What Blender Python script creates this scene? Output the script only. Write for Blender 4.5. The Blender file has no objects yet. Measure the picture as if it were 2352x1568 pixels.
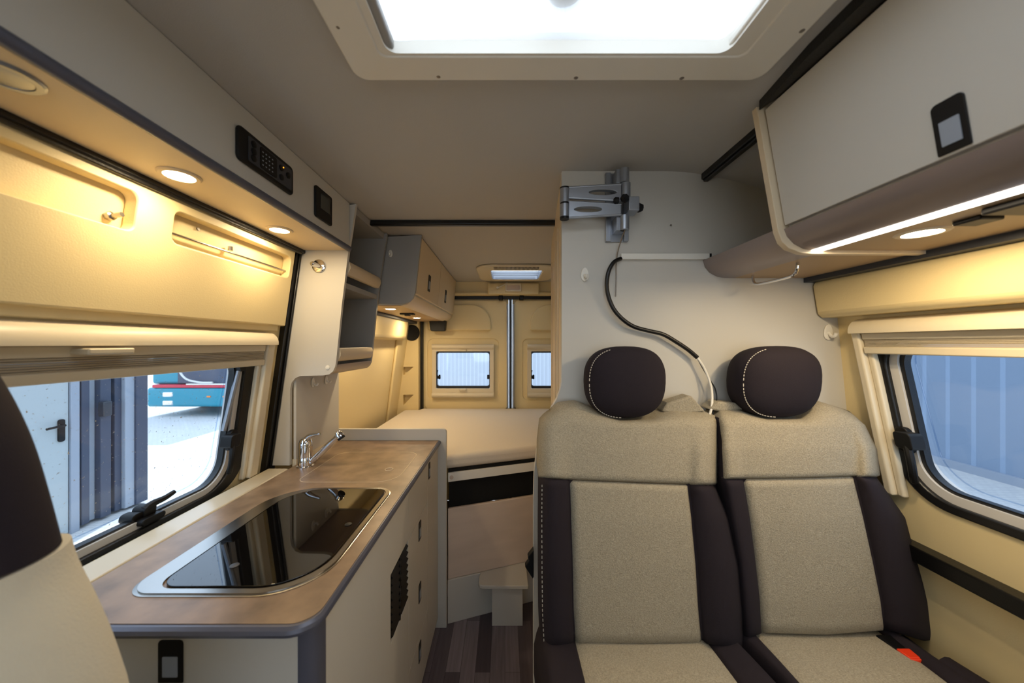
import bpy, bmesh, math, random
from mathutils import Vector, Matrix
random.seed(7)
C = bpy.context.scene.collection
PI = math.pi
# ------------------------------------------------------------------ camera, world, sun, exposure
F, CX, CY, H = 784.0, 1160.0, 790.0, 1.36          # focal length in px, axis, camera height over the floor
cam_d = bpy.data.cameras.new('camera'); cam = bpy.data.objects.new('camera', cam_d); C.objects.link(cam)
cam.location = (0, 0, H); cam.rotation_euler = (PI/2, 0, 0)
cam_d.sensor_width = 36; cam_d.lens = 12
cam_d.shift_x = (1176-CX)/2352; cam_d.shift_y = (CY-784)/2352
cam_d.clip_start = .02; cam_d.clip_end = 200
cam_d.dof.use_dof = True; cam_d.dof.focus_distance = 1.3; cam_d.dof.aperture_fstop = 2.8
bpy.context.scene.camera = cam
W = bpy.data.worlds.new('world'); bpy.context.scene.world = W; W.use_nodes = True
W.node_tree.nodes['Background'].inputs[0].default_value = (.80, .90, 1.0, 1)
W.node_tree.nodes['Background'].inputs[1].default_value = 2.5
sun_d = bpy.data.lights.new('sun', 'SUN'); sun_d.energy = 4.5; sun_d.angle = .01; sun_d.color = (1, .95, .88)
sun = bpy.data.objects.new('sun', sun_d); C.objects.link(sun)
sun.rotation_euler = Vector((-.16, .8, 1.0)).to_track_quat('Z', 'Y').to_euler()
vs = bpy.context.scene.view_settings
vs.view_transform = 'Standard'; vs.look = 'None'; vs.gamma = 1; vs.use_curve_mapping = False; vs.exposure = 0.15
LAMP = 1.35        # watts of a downlight

# ------------------------------------------------------------------ materials
def mat(name, rgb, rough=.5, metal=0, bump=0, bscale=200, mott=0, mscale=6, spec=.5, coat=0, sheen=0, emit=None, es=0, anis=None):
    m = bpy.data.materials.new(name); m.use_nodes = True
    nt = m.node_tree; b = nt.nodes['Principled BSDF']
    col = tuple(((c/255)/12.92 if c/255 <= .04045 else ((c/255+.055)/1.055)**2.4) for c in rgb)
    b.inputs['Base Color'].default_value = (*col, 1)
    b.inputs['Roughness'].default_value = rough; b.inputs['Metallic'].default_value = metal
    b.inputs['Specular IOR Level'].default_value = spec
    if coat: b.inputs['Coat Weight'].default_value = coat
    if sheen: b.inputs['Sheen Weight'].default_value = sheen
    if emit:
        b.inputs['Emission Color'].default_value = (*emit, 1); b.inputs['Emission Strength'].default_value = es
    if bump or mott:
        tc = nt.nodes.new('ShaderNodeTexCoord')
        mp = nt.nodes.new('ShaderNodeMapping'); nt.links.new(tc.outputs['Object'], mp.inputs[0])
        if anis: mp.inputs['Scale'].default_value = anis
    if bump:
        n = nt.nodes.new('ShaderNodeTexNoise'); n.inputs['Scale'].default_value = bscale; n.inputs['Detail'].default_value = 2
        nt.links.new(mp.outputs[0], n.inputs['Vector'])
        bp = nt.nodes.new('ShaderNodeBump'); bp.inputs['Strength'].default_value = bump; bp.inputs['Distance'].default_value = .002
        nt.links.new(n.outputs[0], bp.inputs['Height']); nt.links.new(bp.outputs[0], b.inputs['Normal'])
    if mott:
        n2 = nt.nodes.new('ShaderNodeTexNoise'); n2.inputs['Scale'].default_value = mscale; n2.inputs['Detail'].default_value = 6
        nt.links.new(mp.outputs[0], n2.inputs['Vector'])
        r = nt.nodes.new('ShaderNodeValToRGB'); r.color_ramp.elements[0].position = .3; r.color_ramp.elements[1].position = .7
        r.color_ramp.elements[0].color = (*[c*(1-mott) for c in col], 1)
        r.color_ramp.elements[1].color = (*[min(1, c*(1+mott)) for c in col], 1)
        nt.links.new(n2.outputs[0], r.inputs[0]); nt.links.new(r.outputs[0], b.inputs['Base Color'])
    return m
def glass_mat(name, tint, transp=.9, rough=.02, dirt=False):
    m = bpy.data.materials.new(name); m.use_nodes = True; nt = m.node_tree; nt.nodes.clear()
    o = nt.nodes.new('ShaderNodeOutputMaterial'); t = nt.nodes.new('ShaderNodeBsdfTransparent')
    g = nt.nodes.new('ShaderNodeBsdfGlossy'); mx = nt.nodes.new('ShaderNodeMixShader')
    t.inputs[0].default_value = (*tint, 1); g.inputs['Roughness'].default_value = rough; mx.inputs[0].default_value = 1-transp
    nt.links.new(t.outputs[0], mx.inputs[1]); nt.links.new(g.outputs[0], mx.inputs[2])
    if dirt:
        df = nt.nodes.new('ShaderNodeBsdfDiffuse'); df.inputs[0].default_value = (.8, .8, .8, 1)
        tc = nt.nodes.new('ShaderNodeTexCoord'); n = nt.nodes.new('ShaderNodeTexNoise'); n.inputs['Scale'].default_value = 160
        nt.links.new(tc.outputs['Object'], n.inputs['Vector'])
        r = nt.nodes.new('ShaderNodeValToRGB'); r.color_ramp.elements[0].position = .70; r.color_ramp.elements[1].position = .76
        nt.links.new(n.outputs[0], r.inputs[0])
        m2 = nt.nodes.new('ShaderNodeMixShader'); nt.links.new(r.outputs[0], m2.inputs[0])
        nt.links.new(mx.outputs[0], m2.inputs[1]); nt.links.new(df.outputs[0], m2.inputs[2]); nt.links.new(m2.outputs[0], o.inputs[0])
    else: nt.links.new(mx.outputs[0], o.inputs[0])
    return m
def milk_mat():
    m = bpy.data.materials.new('milky_acrylic'); m.use_nodes = True; nt = m.node_tree; nt.nodes.clear()
    o = nt.nodes.new('ShaderNodeOutputMaterial'); t = nt.nodes.new('ShaderNodeBsdfTransparent'); l = nt.nodes.new('ShaderNodeBsdfTranslucent')
    t.inputs[0].default_value = (1, 1, 1, 1); l.inputs[0].default_value = (.95, .96, .98, 1)
    mx = nt.nodes.new('ShaderNodeMixShader'); mx.inputs[0].default_value = .5
    nt.links.new(t.outputs[0], mx.inputs[1]); nt.links.new(l.outputs[0], mx.inputs[2]); nt.links.new(mx.outputs[0], o.inputs[0])
    return m
M = dict(
 laminate=mat('cream_laminate', (200, 196, 187), .45),
 laminate_edge=mat('cream_edge_band', (218, 200, 170), .5),
 grey_lam=mat('grey_laminate', (158, 156, 152), .5),
 liner=mat('cream_liner', (228, 208, 158), .5, bump=.12, bscale=350),
 ceiling=mat('ceiling_cloth', (188, 185, 180), .95, bump=.2, bscale=600),
 worktop=mat('stone_look_worktop', (134, 111, 88), .34, mott=.32, mscale=16),
 edge_metal=mat('blue_grey_edge', (92, 94, 108), .35, metal=.3),
 valance=mat('champagne_valance', (150, 138, 135), .34, metal=.35),
 brown_under=mat('taupe_underside', (176, 150, 116), .5),
 black=mat('black_plastic', (13, 13, 15), .5, spec=.3),
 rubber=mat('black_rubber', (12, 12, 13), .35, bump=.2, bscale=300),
 void_shade=mat('painted_recess_shade', (5, 5, 5), .9),  # near-black that paints the shade in gaps and openings
 dkgrey=mat('dark_grey_plastic', (52, 55, 62), .45),
 steel=mat('brushed_steel', (168, 164, 158), .25, metal=1),
 chrome=mat('chrome', (225, 225, 228), .07, metal=1),
 alu=mat('silver_aluminium', (160, 166, 176), .35, metal=.75),
 white=mat('white_plastic', (232, 228, 218), .4),
 frame=mat('ivory_frame', (218, 206, 180), .38),
 blind=mat('pleated_blind', (172, 160, 138), .8, mott=.12, mscale=60, anis=(.3, .3, 12)),
 hob=mat('black_hob_glass', (6, 6, 7), .03, spec=.8),
 dark=mat('dark_plum_fabric', (38, 32, 38), .9, bump=.35, bscale=900, spec=.25),
 beige=mat('beige_knit', (158, 149, 130), .95, bump=.9, bscale=420, mott=.22, mscale=330),
 thread=mat('pale_thread', (205, 198, 185), .8),
 mattress=mat('mattress_cover', (216, 204, 186), .95, bump=.25, bscale=60),
 ply=mat('birch_plywood', (212, 192, 174), .55, mott=.06, mscale=5, anis=(1, 1, 4)),
 bodywhite=mat('white_body_paint', (210, 208, 205), .4),
 teal=mat('turquoise_paint', (20, 130, 150), .3),
 red=mat('red_paint', (190, 40, 60), .4),
 orange=mat('orange_lens', (235, 130, 40), .3),
 buckle=mat('orange_red_button', (235, 62, 26), .45, emit=None),
 tyre=mat('tyre', (20, 20, 22), .9),
 wall_out=mat('blue_grey_sandwich_panel', (170, 180, 192), .6),
 door_out=mat('pale_steel_door', (172, 180, 182), .5),
 col_dk=mat('dark_blue_steel', (62, 70, 88), .5),
 col_lt=mat('pale_blue_steel', (150, 158, 170), .5),
 pane=glass_mat('tinted_acrylic', (.82, .88, .95), .95, .05),
 pane_dirty=glass_mat('dusty_tinted_acrylic', (.85, .92, 1.0), .95, .05, dirt=True),
 milk=milk_mat(),
 lamp=mat('lit_lens', (255, 250, 235), .4, emit=(1, .88, .68), es=30),
 led=mat('lit_strip', (255, 250, 240), .4, emit=(1, .93, .82), es=6),
 screen=mat('grey_display', (58, 62, 60), .25),
 screw=mat('dull_screw', (130, 124, 118), .4, metal=.8),
)
def ribbed(name, rgb, axis, scale):
    m = mat(name, rgb, .6); nt = m.node_tree; b = nt.nodes['Principled BSDF']
    tc = nt.nodes.new('ShaderNodeTexCoord'); s = nt.nodes.new('ShaderNodeSeparateXYZ'); nt.links.new(tc.outputs['Object'], s.inputs[0])
    f = nt.nodes.new('ShaderNodeMath'); f.operation = 'MULTIPLY'; f.inputs[1].default_value = scale; nt.links.new(s.outputs[axis], f.inputs[0])
    fr = nt.nodes.new('ShaderNodeMath'); fr.operation = 'FRACT'; nt.links.new(f.outputs[0], fr.inputs[0])
    g = nt.nodes.new('ShaderNodeMath'); g.operation = 'LESS_THAN'; g.inputs[1].default_value = .18; nt.links.new(fr.outputs[0], g.inputs[0])
    bp = nt.nodes.new('ShaderNodeBump'); bp.inputs['Strength'].default_value = .5; bp.inputs['Distance'].default_value = .02
    nt.links.new(g.outputs[0], bp.inputs['Height']); nt.links.new(bp.outputs[0], b.inputs['Normal'])
    mx = nt.nodes.new('ShaderNodeMix'); mx.data_type = 'RGBA'
    c = b.inputs['Base Color'].default_value[:]
    mx.inputs[6].default_value = c; mx.inputs[7].default_value = (*[min(1, v*1.25) for v in c[:3]], 1)
    nt.links.new(g.outputs[0], mx.inputs[0]); nt.links.new(mx.outputs[2], b.inputs['Base Color'])
    return m
M['rib_rear'] = ribbed('ribbed_panel_rear', (205, 208, 214), 0, 11.0)
M['rib_right'] = ribbed('ribbed_panel_side', (130, 146, 166), 1, 3.4)
def floor_mat():
    m = mat('plank_vinyl', (90, 76, 82), .42); nt = m.node_tree; b = nt.nodes['Principled BSDF']
    tc = nt.nodes.new('ShaderNodeTexCoord'); mp = nt.nodes.new('ShaderNodeMapping'); mp.inputs['Rotation'].default_value = (0, 0, PI/2)
    nt.links.new(tc.outputs['Object'], mp.inputs[0])
    br = nt.nodes.new('ShaderNodeTexBrick'); br.offset = .37; br.inputs['Scale'].default_value = 1
    br.inputs['Brick Width'].default_value = .42; br.inputs['Row Height'].default_value = .062
    br.inputs['Mortar Size'].default_value = .0006; br.inputs['Bias'].default_value = -.1
    br.inputs['Color1'].default_value = (.075, .058, .068, 1); br.inputs['Color2'].default_value = (.27, .22, .24, 1)
    br.inputs['Mortar'].default_value = (.03, .02, .025, 1)
    nt.links.new(mp.outputs[0], br.inputs[0])
    m2 = nt.nodes.new('ShaderNodeMapping'); m2.inputs['Scale'].default_value = (90, 5, 1); nt.links.new(tc.outputs['Object'], m2.inputs[0])
    n = nt.nodes.new('ShaderNodeTexNoise'); n.inputs['Scale'].default_value = 1; n.inputs['Detail'].default_value = 5; nt.links.new(m2.outputs[0], n.inputs['Vector'])
    mr = nt.nodes.new('ShaderNodeMapRange'); mr.inputs[3].default_value = .6; mr.inputs[4].default_value = 1.4; nt.links.new(n.outputs[0], mr.inputs[0])
    mx = nt.nodes.new('ShaderNodeMix'); mx.data_type = 'RGBA'; mx.blend_type = 'MULTIPLY'; mx.inputs[0].default_value = 1
    nt.links.new(br.outputs[0], mx.inputs[6]); nt.links.new(mr.outputs[0], mx.inputs[7]); nt.links.new(mx.outputs[2], b.inputs['Base Color'])
    return m
M['floor'] = floor_mat()
def paving_mat():
    m = mat('concrete_paving', (200, 198, 194), .8); nt = m.node_tree; b = nt.nodes['Principled BSDF']
    tc = nt.nodes.new('ShaderNodeTexCoord'); br = nt.nodes.new('ShaderNodeTexBrick'); br.inputs['Scale'].default_value = 5
    br.inputs['Color1'].default_value = (.60, .59, .57, 1); br.inputs['Color2'].default_value = (.55, .54, .53, 1); br.inputs['Mortar'].default_value = (.36, .36, .36, 1)
    br.inputs['Mortar Size'].default_value = .012
    nt.links.new(tc.outputs['Object'], br.inputs[0]); nt.links.new(br.outputs[0], b.inputs['Base Color'])
    return m
M['paving'] = paving_mat()

# ------------------------------------------------------------------ helpers
def pY(px, py, Y): return Vector(((px-CX)*Y/F, Y, H-(py-CY)*Y/F))
def new(): return bmesh.new()
def bx(bm, x0, x1, y0, y1, z0, z1, fn=None):
    v = [bm.verts.new(fn(Vector(p)) if fn else p) for p in ((x0,y0,z0),(x1,y0,z0),(x1,y1,z0),(x0,y1,z0),(x0,y0,z1),(x1,y0,z1),(x1,y1,z1),(x0,y1,z1))]
    for f in ((0,3,2,1),(4,5,6,7),(0,1,5,4),(1,2,6,5),(2,3,7,6),(3,0,4,7)): bm.faces.new([v[i] for i in f])
    return bm
def prism(bm, pts, fn, d0, d1):
    a = [bm.verts.new(fn(p[0], p[1], d0)) for p in pts]; b = [bm.verts.new(fn(p[0], p[1], d1)) for p in pts]
    bm.faces.new(a); bm.faces.new(b[::-1]); n = len(pts)
    for i in range(n): bm.faces.new((a[i], b[i], b[(i+1) % n], a[(i+1) % n]))
    return bm
def ring(bm, outer, inner, fn, d0, d1, d0i=None, d1i=None):
    d0i = d0 if d0i is None else d0i; d1i = d1 if d1i is None else d1i
    oa = [bm.verts.new(fn(p[0], p[1], d0)) for p in outer]; ob = [bm.verts.new(fn(p[0], p[1], d1)) for p in outer]
    ia = [bm.verts.new(fn(p[0], p[1], d0i)) for p in inner]; ib = [bm.verts.new(fn(p[0], p[1], d1i)) for p in inner]
    n = len(outer)
    for i in range(n):
        j = (i+1) % n
        for q in ((oa[i], oa[j], ia[j], ia[i]), (ob[i], ib[i], ib[j], ob[j]), (oa[i], ob[i], ob[j], oa[j]), (ia[i], ia[j], ib[j], ib[i])):
            bm.faces.new(q)
    return bm
def rr(a0, a1, b0, b1, r, n=5):
    """rounded rectangle, r one radius or four: (a0,b0),(a1,b0),(a1,b1),(a0,b1)"""
    R = r if isinstance(r, (tuple, list)) else (r,)*4
    out = []
    for (ca, cb, sa, sb, st, q) in ((a0, b0, 1, 1, PI, R[0]), (a1, b0, -1, 1, 1.5*PI, R[1]), (a1, b1, -1, -1, 0, R[2]), (a0, b1, 1, -1, .5*PI, R[3])):
        q = max(q, 1e-5); x, y = ca+sa*q, cb+sb*q
        for k in range(n+1):
            t = st+k/n*PI/2; out.append((x+q*math.cos(t), y+q*math.sin(t)))
    return out
fXY = lambda a, b, d: Vector((a, b, d))
fXZ = lambda a, b, d: Vector((a, d, b))
fYZ = lambda a, b, d: Vector((d, a, b))
def XL(z): return -.84+.14*(z-1.36)
def XR(z): return 1.028-.10*(z-1.36)
fL = lambda y, z, d: Vector((XL(z)+d, y, z))
fR = lambda y, z, d: Vector((XR(z)-d, y+.11*(z-1.40), z))
fRp = lambda y, z, d: Vector((XR(z)-d, y, z))
def tube(bm, pts, r, seg=10, closed=False, cap=True):
    pts = [Vector(p) for p in pts]; n = len(pts); rs = r if isinstance(r, (list, tuple)) else [r]*n
    rings = []; up = None
    for i, p in enumerate(pts):
        t = (pts[(i+1) % n] if (closed or i < n-1) else p) - (pts[i-1] if (closed or i > 0) else p)
        t.normalize()
        if up is None:
            up = Vector((0, 0, 1)) if abs(t.z) < .9 else Vector((1, 0, 0))
        a = t.cross(up)
        if a.length < 1e-4: a = t.cross(Vector((.3, .9, .2)))
        a.normalize(); b = a.cross(t).normalized(); up = b
        rings.append([bm.verts.new(p+rs[i]*(math.cos(2*PI*k/seg)*a+math.sin(2*PI*k/seg)*b)) for k in range(seg)])
    for i in range(n if closed else n-1):
        A, B = rings[i], rings[(i+1) % n]
        for k in range(seg): bm.faces.new((A[k], A[(k+1) % seg], B[(k+1) % seg], B[k]))
    if cap and not closed:
        bm.faces.new(rings[0][::-1]); bm.faces.new(rings[-1])
    return bm
def lathe(bm, c, axis, prof, seg=32, squash=None):
    """prof: list of (radius, height along axis)"""
    ax = Vector(axis).normalized(); u = ax.orthogonal().normalized(); w = ax.cross(u)
    if squash: u, w = Vector(squash[0]), Vector(squash[1])
    c = Vector(c); rings = []
    for r, h in prof:
        r = max(r, 1e-5)
        rings.append([bm.verts.new(c+ax*h+r*(math.cos(2*PI*k/seg)*u+math.sin(2*PI*k/seg)*w)) for k in range(seg)])
    for A, B in zip(rings, rings[1:]):
        for k in range(seg): bm.faces.new((A[k], A[(k+1) % seg], B[(k+1) % seg], B[k]))
    bm.faces.new(rings[0][::-1]); bm.faces.new(rings[-1])
    return bm
def smooth_pts(pts, n=8):
    pts = [Vector(p) for p in pts]; P = [pts[0]]+pts+[pts[-1]]; out = []
    for i in range(1, len(P)-2):
        p0, p1, p2, p3 = P[i-1:i+3]
        for k in range(n):
            t = k/n
            out.append(.5*((2*p1)+(p2-p0)*t+(2*p0-5*p1+4*p2-p3)*t*t+(3*p1-p0-3*p2+p3)*t**3))
    out.append(pts[-1]); return out
def finish(bm, ang=35, smooth=True):
    bmesh.ops.recalc_face_normals(bm, faces=bm.faces)
    for f in bm.faces: f.smooth = smooth
    for e in bm.edges:
        e.smooth = not (len(e.link_faces) == 2 and e.calc_face_angle(0) > math.radians(ang))
def obj(name, bm, m, parent=None, bevel=0, seg=2, ang=35, label=None):
    finish(bm, ang)
    me = bpy.data.meshes.new(name); bm.to_mesh(me); bm.free()
    o = bpy.data.objects.new(name, me); C.objects.link(o); me.materials.append(M[m] if isinstance(m, str) else m)
    if parent:
        o.parent = parent; o.matrix_parent_inverse = Matrix.Translation(-wloc(parent))
    if bevel:
        md = o.modifiers.new('bevel', 'BEVEL'); md.width = bevel; md.segments = seg; md.limit_method = 'ANGLE'; md.angle_limit = math.radians(40)
        md.harden_normals = False
    if label: o['label'] = label
    return o
def wloc(o):
    v = Vector((0, 0, 0))
    while o is not None:
        v += o.location; 
        if o.parent: v += o.matrix_parent_inverse.translation
        o = o.parent
    return v
def thing(name, label, cat, loc=(0, 0, 0), group=None):
    o = bpy.data.objects.new(name, None); C.objects.link(o); o.location = loc; o.empty_display_size = .05
    o['label'] = label; o['category'] = cat
    if group: o['group'] = group
    return o
def tag(o, label, cat, group=None):
    o['label'] = label; o['category'] = cat
    if group: o['group'] = group
    return o
def struct(name, bm, m, bevel=0, seg=2, label=None):
    o = obj(name, bm, m, None, bevel, seg); o['kind'] = 'structure'
    if label: o['label'] = label
    return o
def dup(root, loc, label, rotz=None):
    r = root.copy(); C.objects.link(r); r.location = loc; r['label'] = label
    if rotz is not None: r.rotation_euler = (0, 0, rotz)
    for ch in list(root.children):
        c = ch.copy(); C.objects.link(c); c.parent = r; c.matrix_parent_inverse = ch.matrix_parent_inverse.copy()
        for g in list(ch.children):
            d = g.copy(); C.objects.link(d); d.parent = c; d.matrix_parent_inverse = g.matrix_parent_inverse.copy()
    return r

# ------------------------------------------------------------------ SHELL
YF = -1.4   # the shell is modelled this far towards the cab
struct('floor', bx(new(), -.98, 1.10, YF, 2.97, -.03, 0), 'floor')
# ceiling: flat middle with two hatch holes, curved sides
bm = new()
Z0 = 1.89
def slab_grid(bm, xs, ys, holes):
    for i in range(len(xs)-1):
        for j in range(len(ys)-1):
            if (i, j) in holes: continue
            bx(bm, xs[i], xs[i+1], ys[j], ys[j+1], Z0, Z0+.03)
slab_grid(bm, [-.62, -.226, -.10, .26, .43, .45], [YF, .06, .613, 2.36, 2.70, 2.99], {(1, 1), (2, 1), (3, 1), (2, 3)})
c_ = struct('ceiling', bm, 'ceiling')
for p in c_.data.polygons: p.use_smooth = False
bm = new()
prof = [(.45, Z0)]+[(p.x, p.y) for p in smooth_pts([(.49, Z0, 0), (.55, 1.8875, 0), (.61, 1.879, 0), (.71, 1.858, 0), (.82, 1.822, 0), (.92, 1.755, 0), (.985, 1.66, 0), (1.01, 1.55, 0)], 5)]
prism(bm, prof+[(1.05, 1.55), (1.02, 1.70), (.95, 1.80), (.84, 1.86), (.70, 1.895), (.53, Z0+.03), (.45, Z0+.03)], fXZ, YF, 2.99)
profl = [(-.62, Z0), (-.72, 1.87), (-.80, 1.80), (-.82, 1.68)]
prism(bm, profl+[(-.86, 1.68), (-.84, 1.83), (-.74, 1.905), (-.62, Z0+.03)], fXZ, YF, 2.99)
struct('ceiling_sides', bm, 'ceiling')
# left wall with the sliding door window
WL = dict(y0=.30, y1=1.165, z0=.885, z1=1.345)
bm = new()
ring(bm, rr(YF, 1.262, 0, 1.72, .001), rr(WL['y0'], WL['y1'], WL['z0'], WL['z1'], .10), fL, -.035, 0)
# pressed recesses of the door liner
struct('wall_left', bm, 'liner')
bm = new()
# liner skin over the upper door with the two pockets and the roll over the window
def pocket_skin(bm, ys, zs, holes, d0, d1):
    for i in range(len(ys)-1):
        for j in range(len(zs)-1):
            if (i, j) in holes: continue
            prism(bm, [(ys[i], zs[j]), (ys[i+1], zs[j]), (ys[i+1], zs[j+1]), (ys[i], zs[j+1])], fL, d0, d1)
for (ya, yb_), hole in (((.10, .755), (.40, .715, 1.595, 1.675)), ((.755, 1.245), (.795, 1.225, 1.598, 1.672))):
    ring(bm, rr(ya, yb_, 1.425, 1.70, 0), rr(*hole, .018), fL, .001, .030)
bmesh.ops.remove_doubles(bm, verts=bm.verts, dist=.0002)
bmesh.ops.delete(bm, geom=[f for f in bm.faces if all(abs(v.co.y-.755) < .001 for v in f.verts)], context='FACES_ONLY')
o = struct('trim_1', bm, 'liner', bevel=.004)
o['label'] = 'pressed cream liner of sliding door with two recessed pockets'
struct('trim_2', prism(new(), [(.10, 1.405), (1.235, 1.405), (1.235, 1.43), (.10, 1.43)], fL, .001, .012), 'liner', bevel=.004)
# rubber seal round the door opening
bm = new()
prism(bm, [(1.262, 0.0), (1.315, 0.0), (1.315, 1.715), (1.262, 1.715)], fL, -.02, .022)
prism(bm, [(1.276, 0.9), (1.284, 0.9), (1.284, 1.70), (1.276, 1.70)], fL, .02, .030)
prism(bm, [(1.296, 0.9), (1.304, 0.9), (1.304, 1.70), (1.296, 1.70)], fL, .02, .030)
bx(bm, XL(1.7)-.01, -.752, .05, 1.315, 1.700, 1.727)
tube(bm, [(XL(1.7)+.036, .05, 1.697), (XL(1.7)+.036, 1.27, 1.697)], .005)
o = struct('trim_3', bm, 'rubber', bevel=.004, label='black rubber seal round the sliding door opening')
# left wall behind the door
bm = new()
prism(bm, [(1.30, 0), (2.99, 0), (2.99, 1.72), (1.30, 1.72)], fL, -.04, 0)
o = struct('wall_left_rear', bm, 'liner')
bm = new(); prism(bm, [(1.66, 1.39), (2.66, 1.39), (2.66, 1.56), (1.66, 1.56)], fL, 0, .07)
struct('trim_4', bm, 'liner', bevel=.03, seg=4, label='padded ledge high on the rear left wall')
bm = new(); prism(bm, [(2.66, .0), (2.99, .0), (2.99, 1.6), (2.60, 1.6)], fL, 0, .02)
struct('trim_5', bm, 'liner', bevel=.008)
# rear pillar
bm = new(); PK = ((.895, .044), (1.135, .036)); za = 0
for zc, hh in PK:
    bx(bm, -.91, -.722, 2.845, 2.99, za, zc-.06)
    ring(bm, rr(-.91, -.722, zc-.06, zc+.06, 0), rr(-.850, -.764, zc-hh, zc+hh, .006), fXZ, 2.845, 2.90); bx(bm, -.91, -.722, 2.90, 2.99, zc-.06, zc+.06); za = zc+.06
    v = [bm.verts.new(p) for p in ((-.850, 2.90, zc-hh), (-.764, 2.90, zc-hh), (-.764, 2.90, zc+hh), (-.764, 2.850, zc-hh), (-.764, 2.850, zc+hh), (-.846, 2.850, zc-hh))]
    for q in ((3, 4, 5), (4, 2, 0, 5), (0, 1, 3, 5), (1, 2, 4, 3)): bm.faces.new([v[k] for k in q])
bx(bm, -.91, -.722, 2.845, 2.99, za, 1.75)
c_ = struct('wall_rear_pillar', bm, 'liner', label='rear pillar lining with two small pockets')
for p in c_.data.polygons: p.use_smooth = False
# right wall
WR = dict(y0=.08, y1=.958, z0=.955, z1=1.40)
bm = new()
ring(bm, rr(YF, 1.13, 0, 1.62, .001), rr(WR['y0'], WR['y1'], WR['z0'], WR['z1'], .10), fR, -.035, 0)
prism(bm, [(.9, 0), (2.99, 0), (2.99, 1.62), (1.05, 1.62)], fRp, -.06, -.005)
struct('wall_right', bm, 'liner')
bm = new(); bx(bm, XR(.85)-.035, XR(.85)+.005, YF, 1.04, .803, .842)
struct('trim_6', bm, 'rubber', bevel=.004, label='black rail along the right wall under the window')
# padded duct over the right window
bm = new()
prism(bm, [(.945, 1.552), (.938, 1.535), (.952, 1.45), (.965, 1.440), (1.03, 1.440), (1.03, 1.552)], fXZ, YF, 1.044)
struct('trim_7', bm, 'liner', bevel=.008, seg=3, label='cream padded duct above the right window')
struct('trim_8', bx(new(), .915, .985, YF, 1.046, 1.548, 1.566), 'dkgrey', label='grey trim strip between overhead cabinet and duct')
# unseen cab front, added to cut front light, with a reduced windscreen opening
struct('wall_cab_blocker', ring(new(), rr(-1.1, 1.25, -.02, 1.93, .001), rr(-.78, .90, .98, 1.68, .12), fXZ, YF-.05, YF), 'ceiling')
# bathroom walls
left_edge = [(.174, Z0), (.174, 1.245), (.170, 1.222), (.158, 1.190), (.136, 1.153), (.112, 1.10), (.098, 1.04), (.089, .96), (.087, .88), (.087, 0)]
out = left_edge + [(XR(0)+.0, 0), (XR(1.55)+.005, 1.55)] + [(x, z) for x, z in prof[::-1][1:]]
struct('wall_bathroom', prism(new(), out, fXZ, 1.047, 1.068), 'laminate')
bm = new()
prism(bm, [(.176, 1.066), (.252, 1.86), (.275, 1.86), (.20, 1.066)], fXY, 0, Z0)
struct('wall_bathroom_side', bm, 'laminate_edge')
bm = new()
for y0, y1 in ((1.20, 1.215), (1.36, 1.38), (1.72, 1.745)):
    f = lambda y: .176+(y-1.066)*.0957
    prism(bm, [(f(y0)-.006, y0), (f(y1)-.006, y1), (f(y1)+.01, y1), (f(y0)+.01, y0)], fXY, 0, Z0-.12)
struct('trim_9', bm, 'laminate_edge', bevel=.003, label='upright trims of the bathroom door')
struct('wall_bathroom_rear', bx(new(), .252, 1.03, 1.84, 1.86, 0, Z0-.02), 'laminate')
# screw in the bathroom wall
# rear header
bm = new(); bx(bm, -.86, 1.0, 2.90, 2.99, 1.772, Z0+.01)
struct('wall_rear_header', bm, 'liner', bevel=.01)
bm = new(); bx(bm, -.86, 1.0, 2.875, 2.92, 1.775, 1.80); struct('trim_10', bm, 'liner', bevel=.008, seg=3, label='cream ledge over the rear doors')
bm = new(); bx(bm, -.145, .285, 2.84, 2.92, 1.772, 1.87)
struct('trim_11', bm, 'liner', bevel=.012, seg=3, label='cream cover carrying the lamp over the rear doors')
bm = new(); bx(bm, -.725, .85, 2.925, 2.985, 1.744, 1.772)
bx(bm, -.722, -.700, 2.905, 2.985, 0, 1.75)
bx(bm, .036, .058, 2.91, 2.985, 0, 1.75)
struct('trim_12', bm, 'rubber', bevel=.004, label='black seals between and around the rear doors')
struct('wall_rear_lower', bx(new(), -.9, 1.05, 2.975, 3.0, 0, .80), 'liner')
struct('wall_rear_right', bx(new(), .80, 1.06, 2.93, 2.99, 0, 1.75), 'liner')

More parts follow.
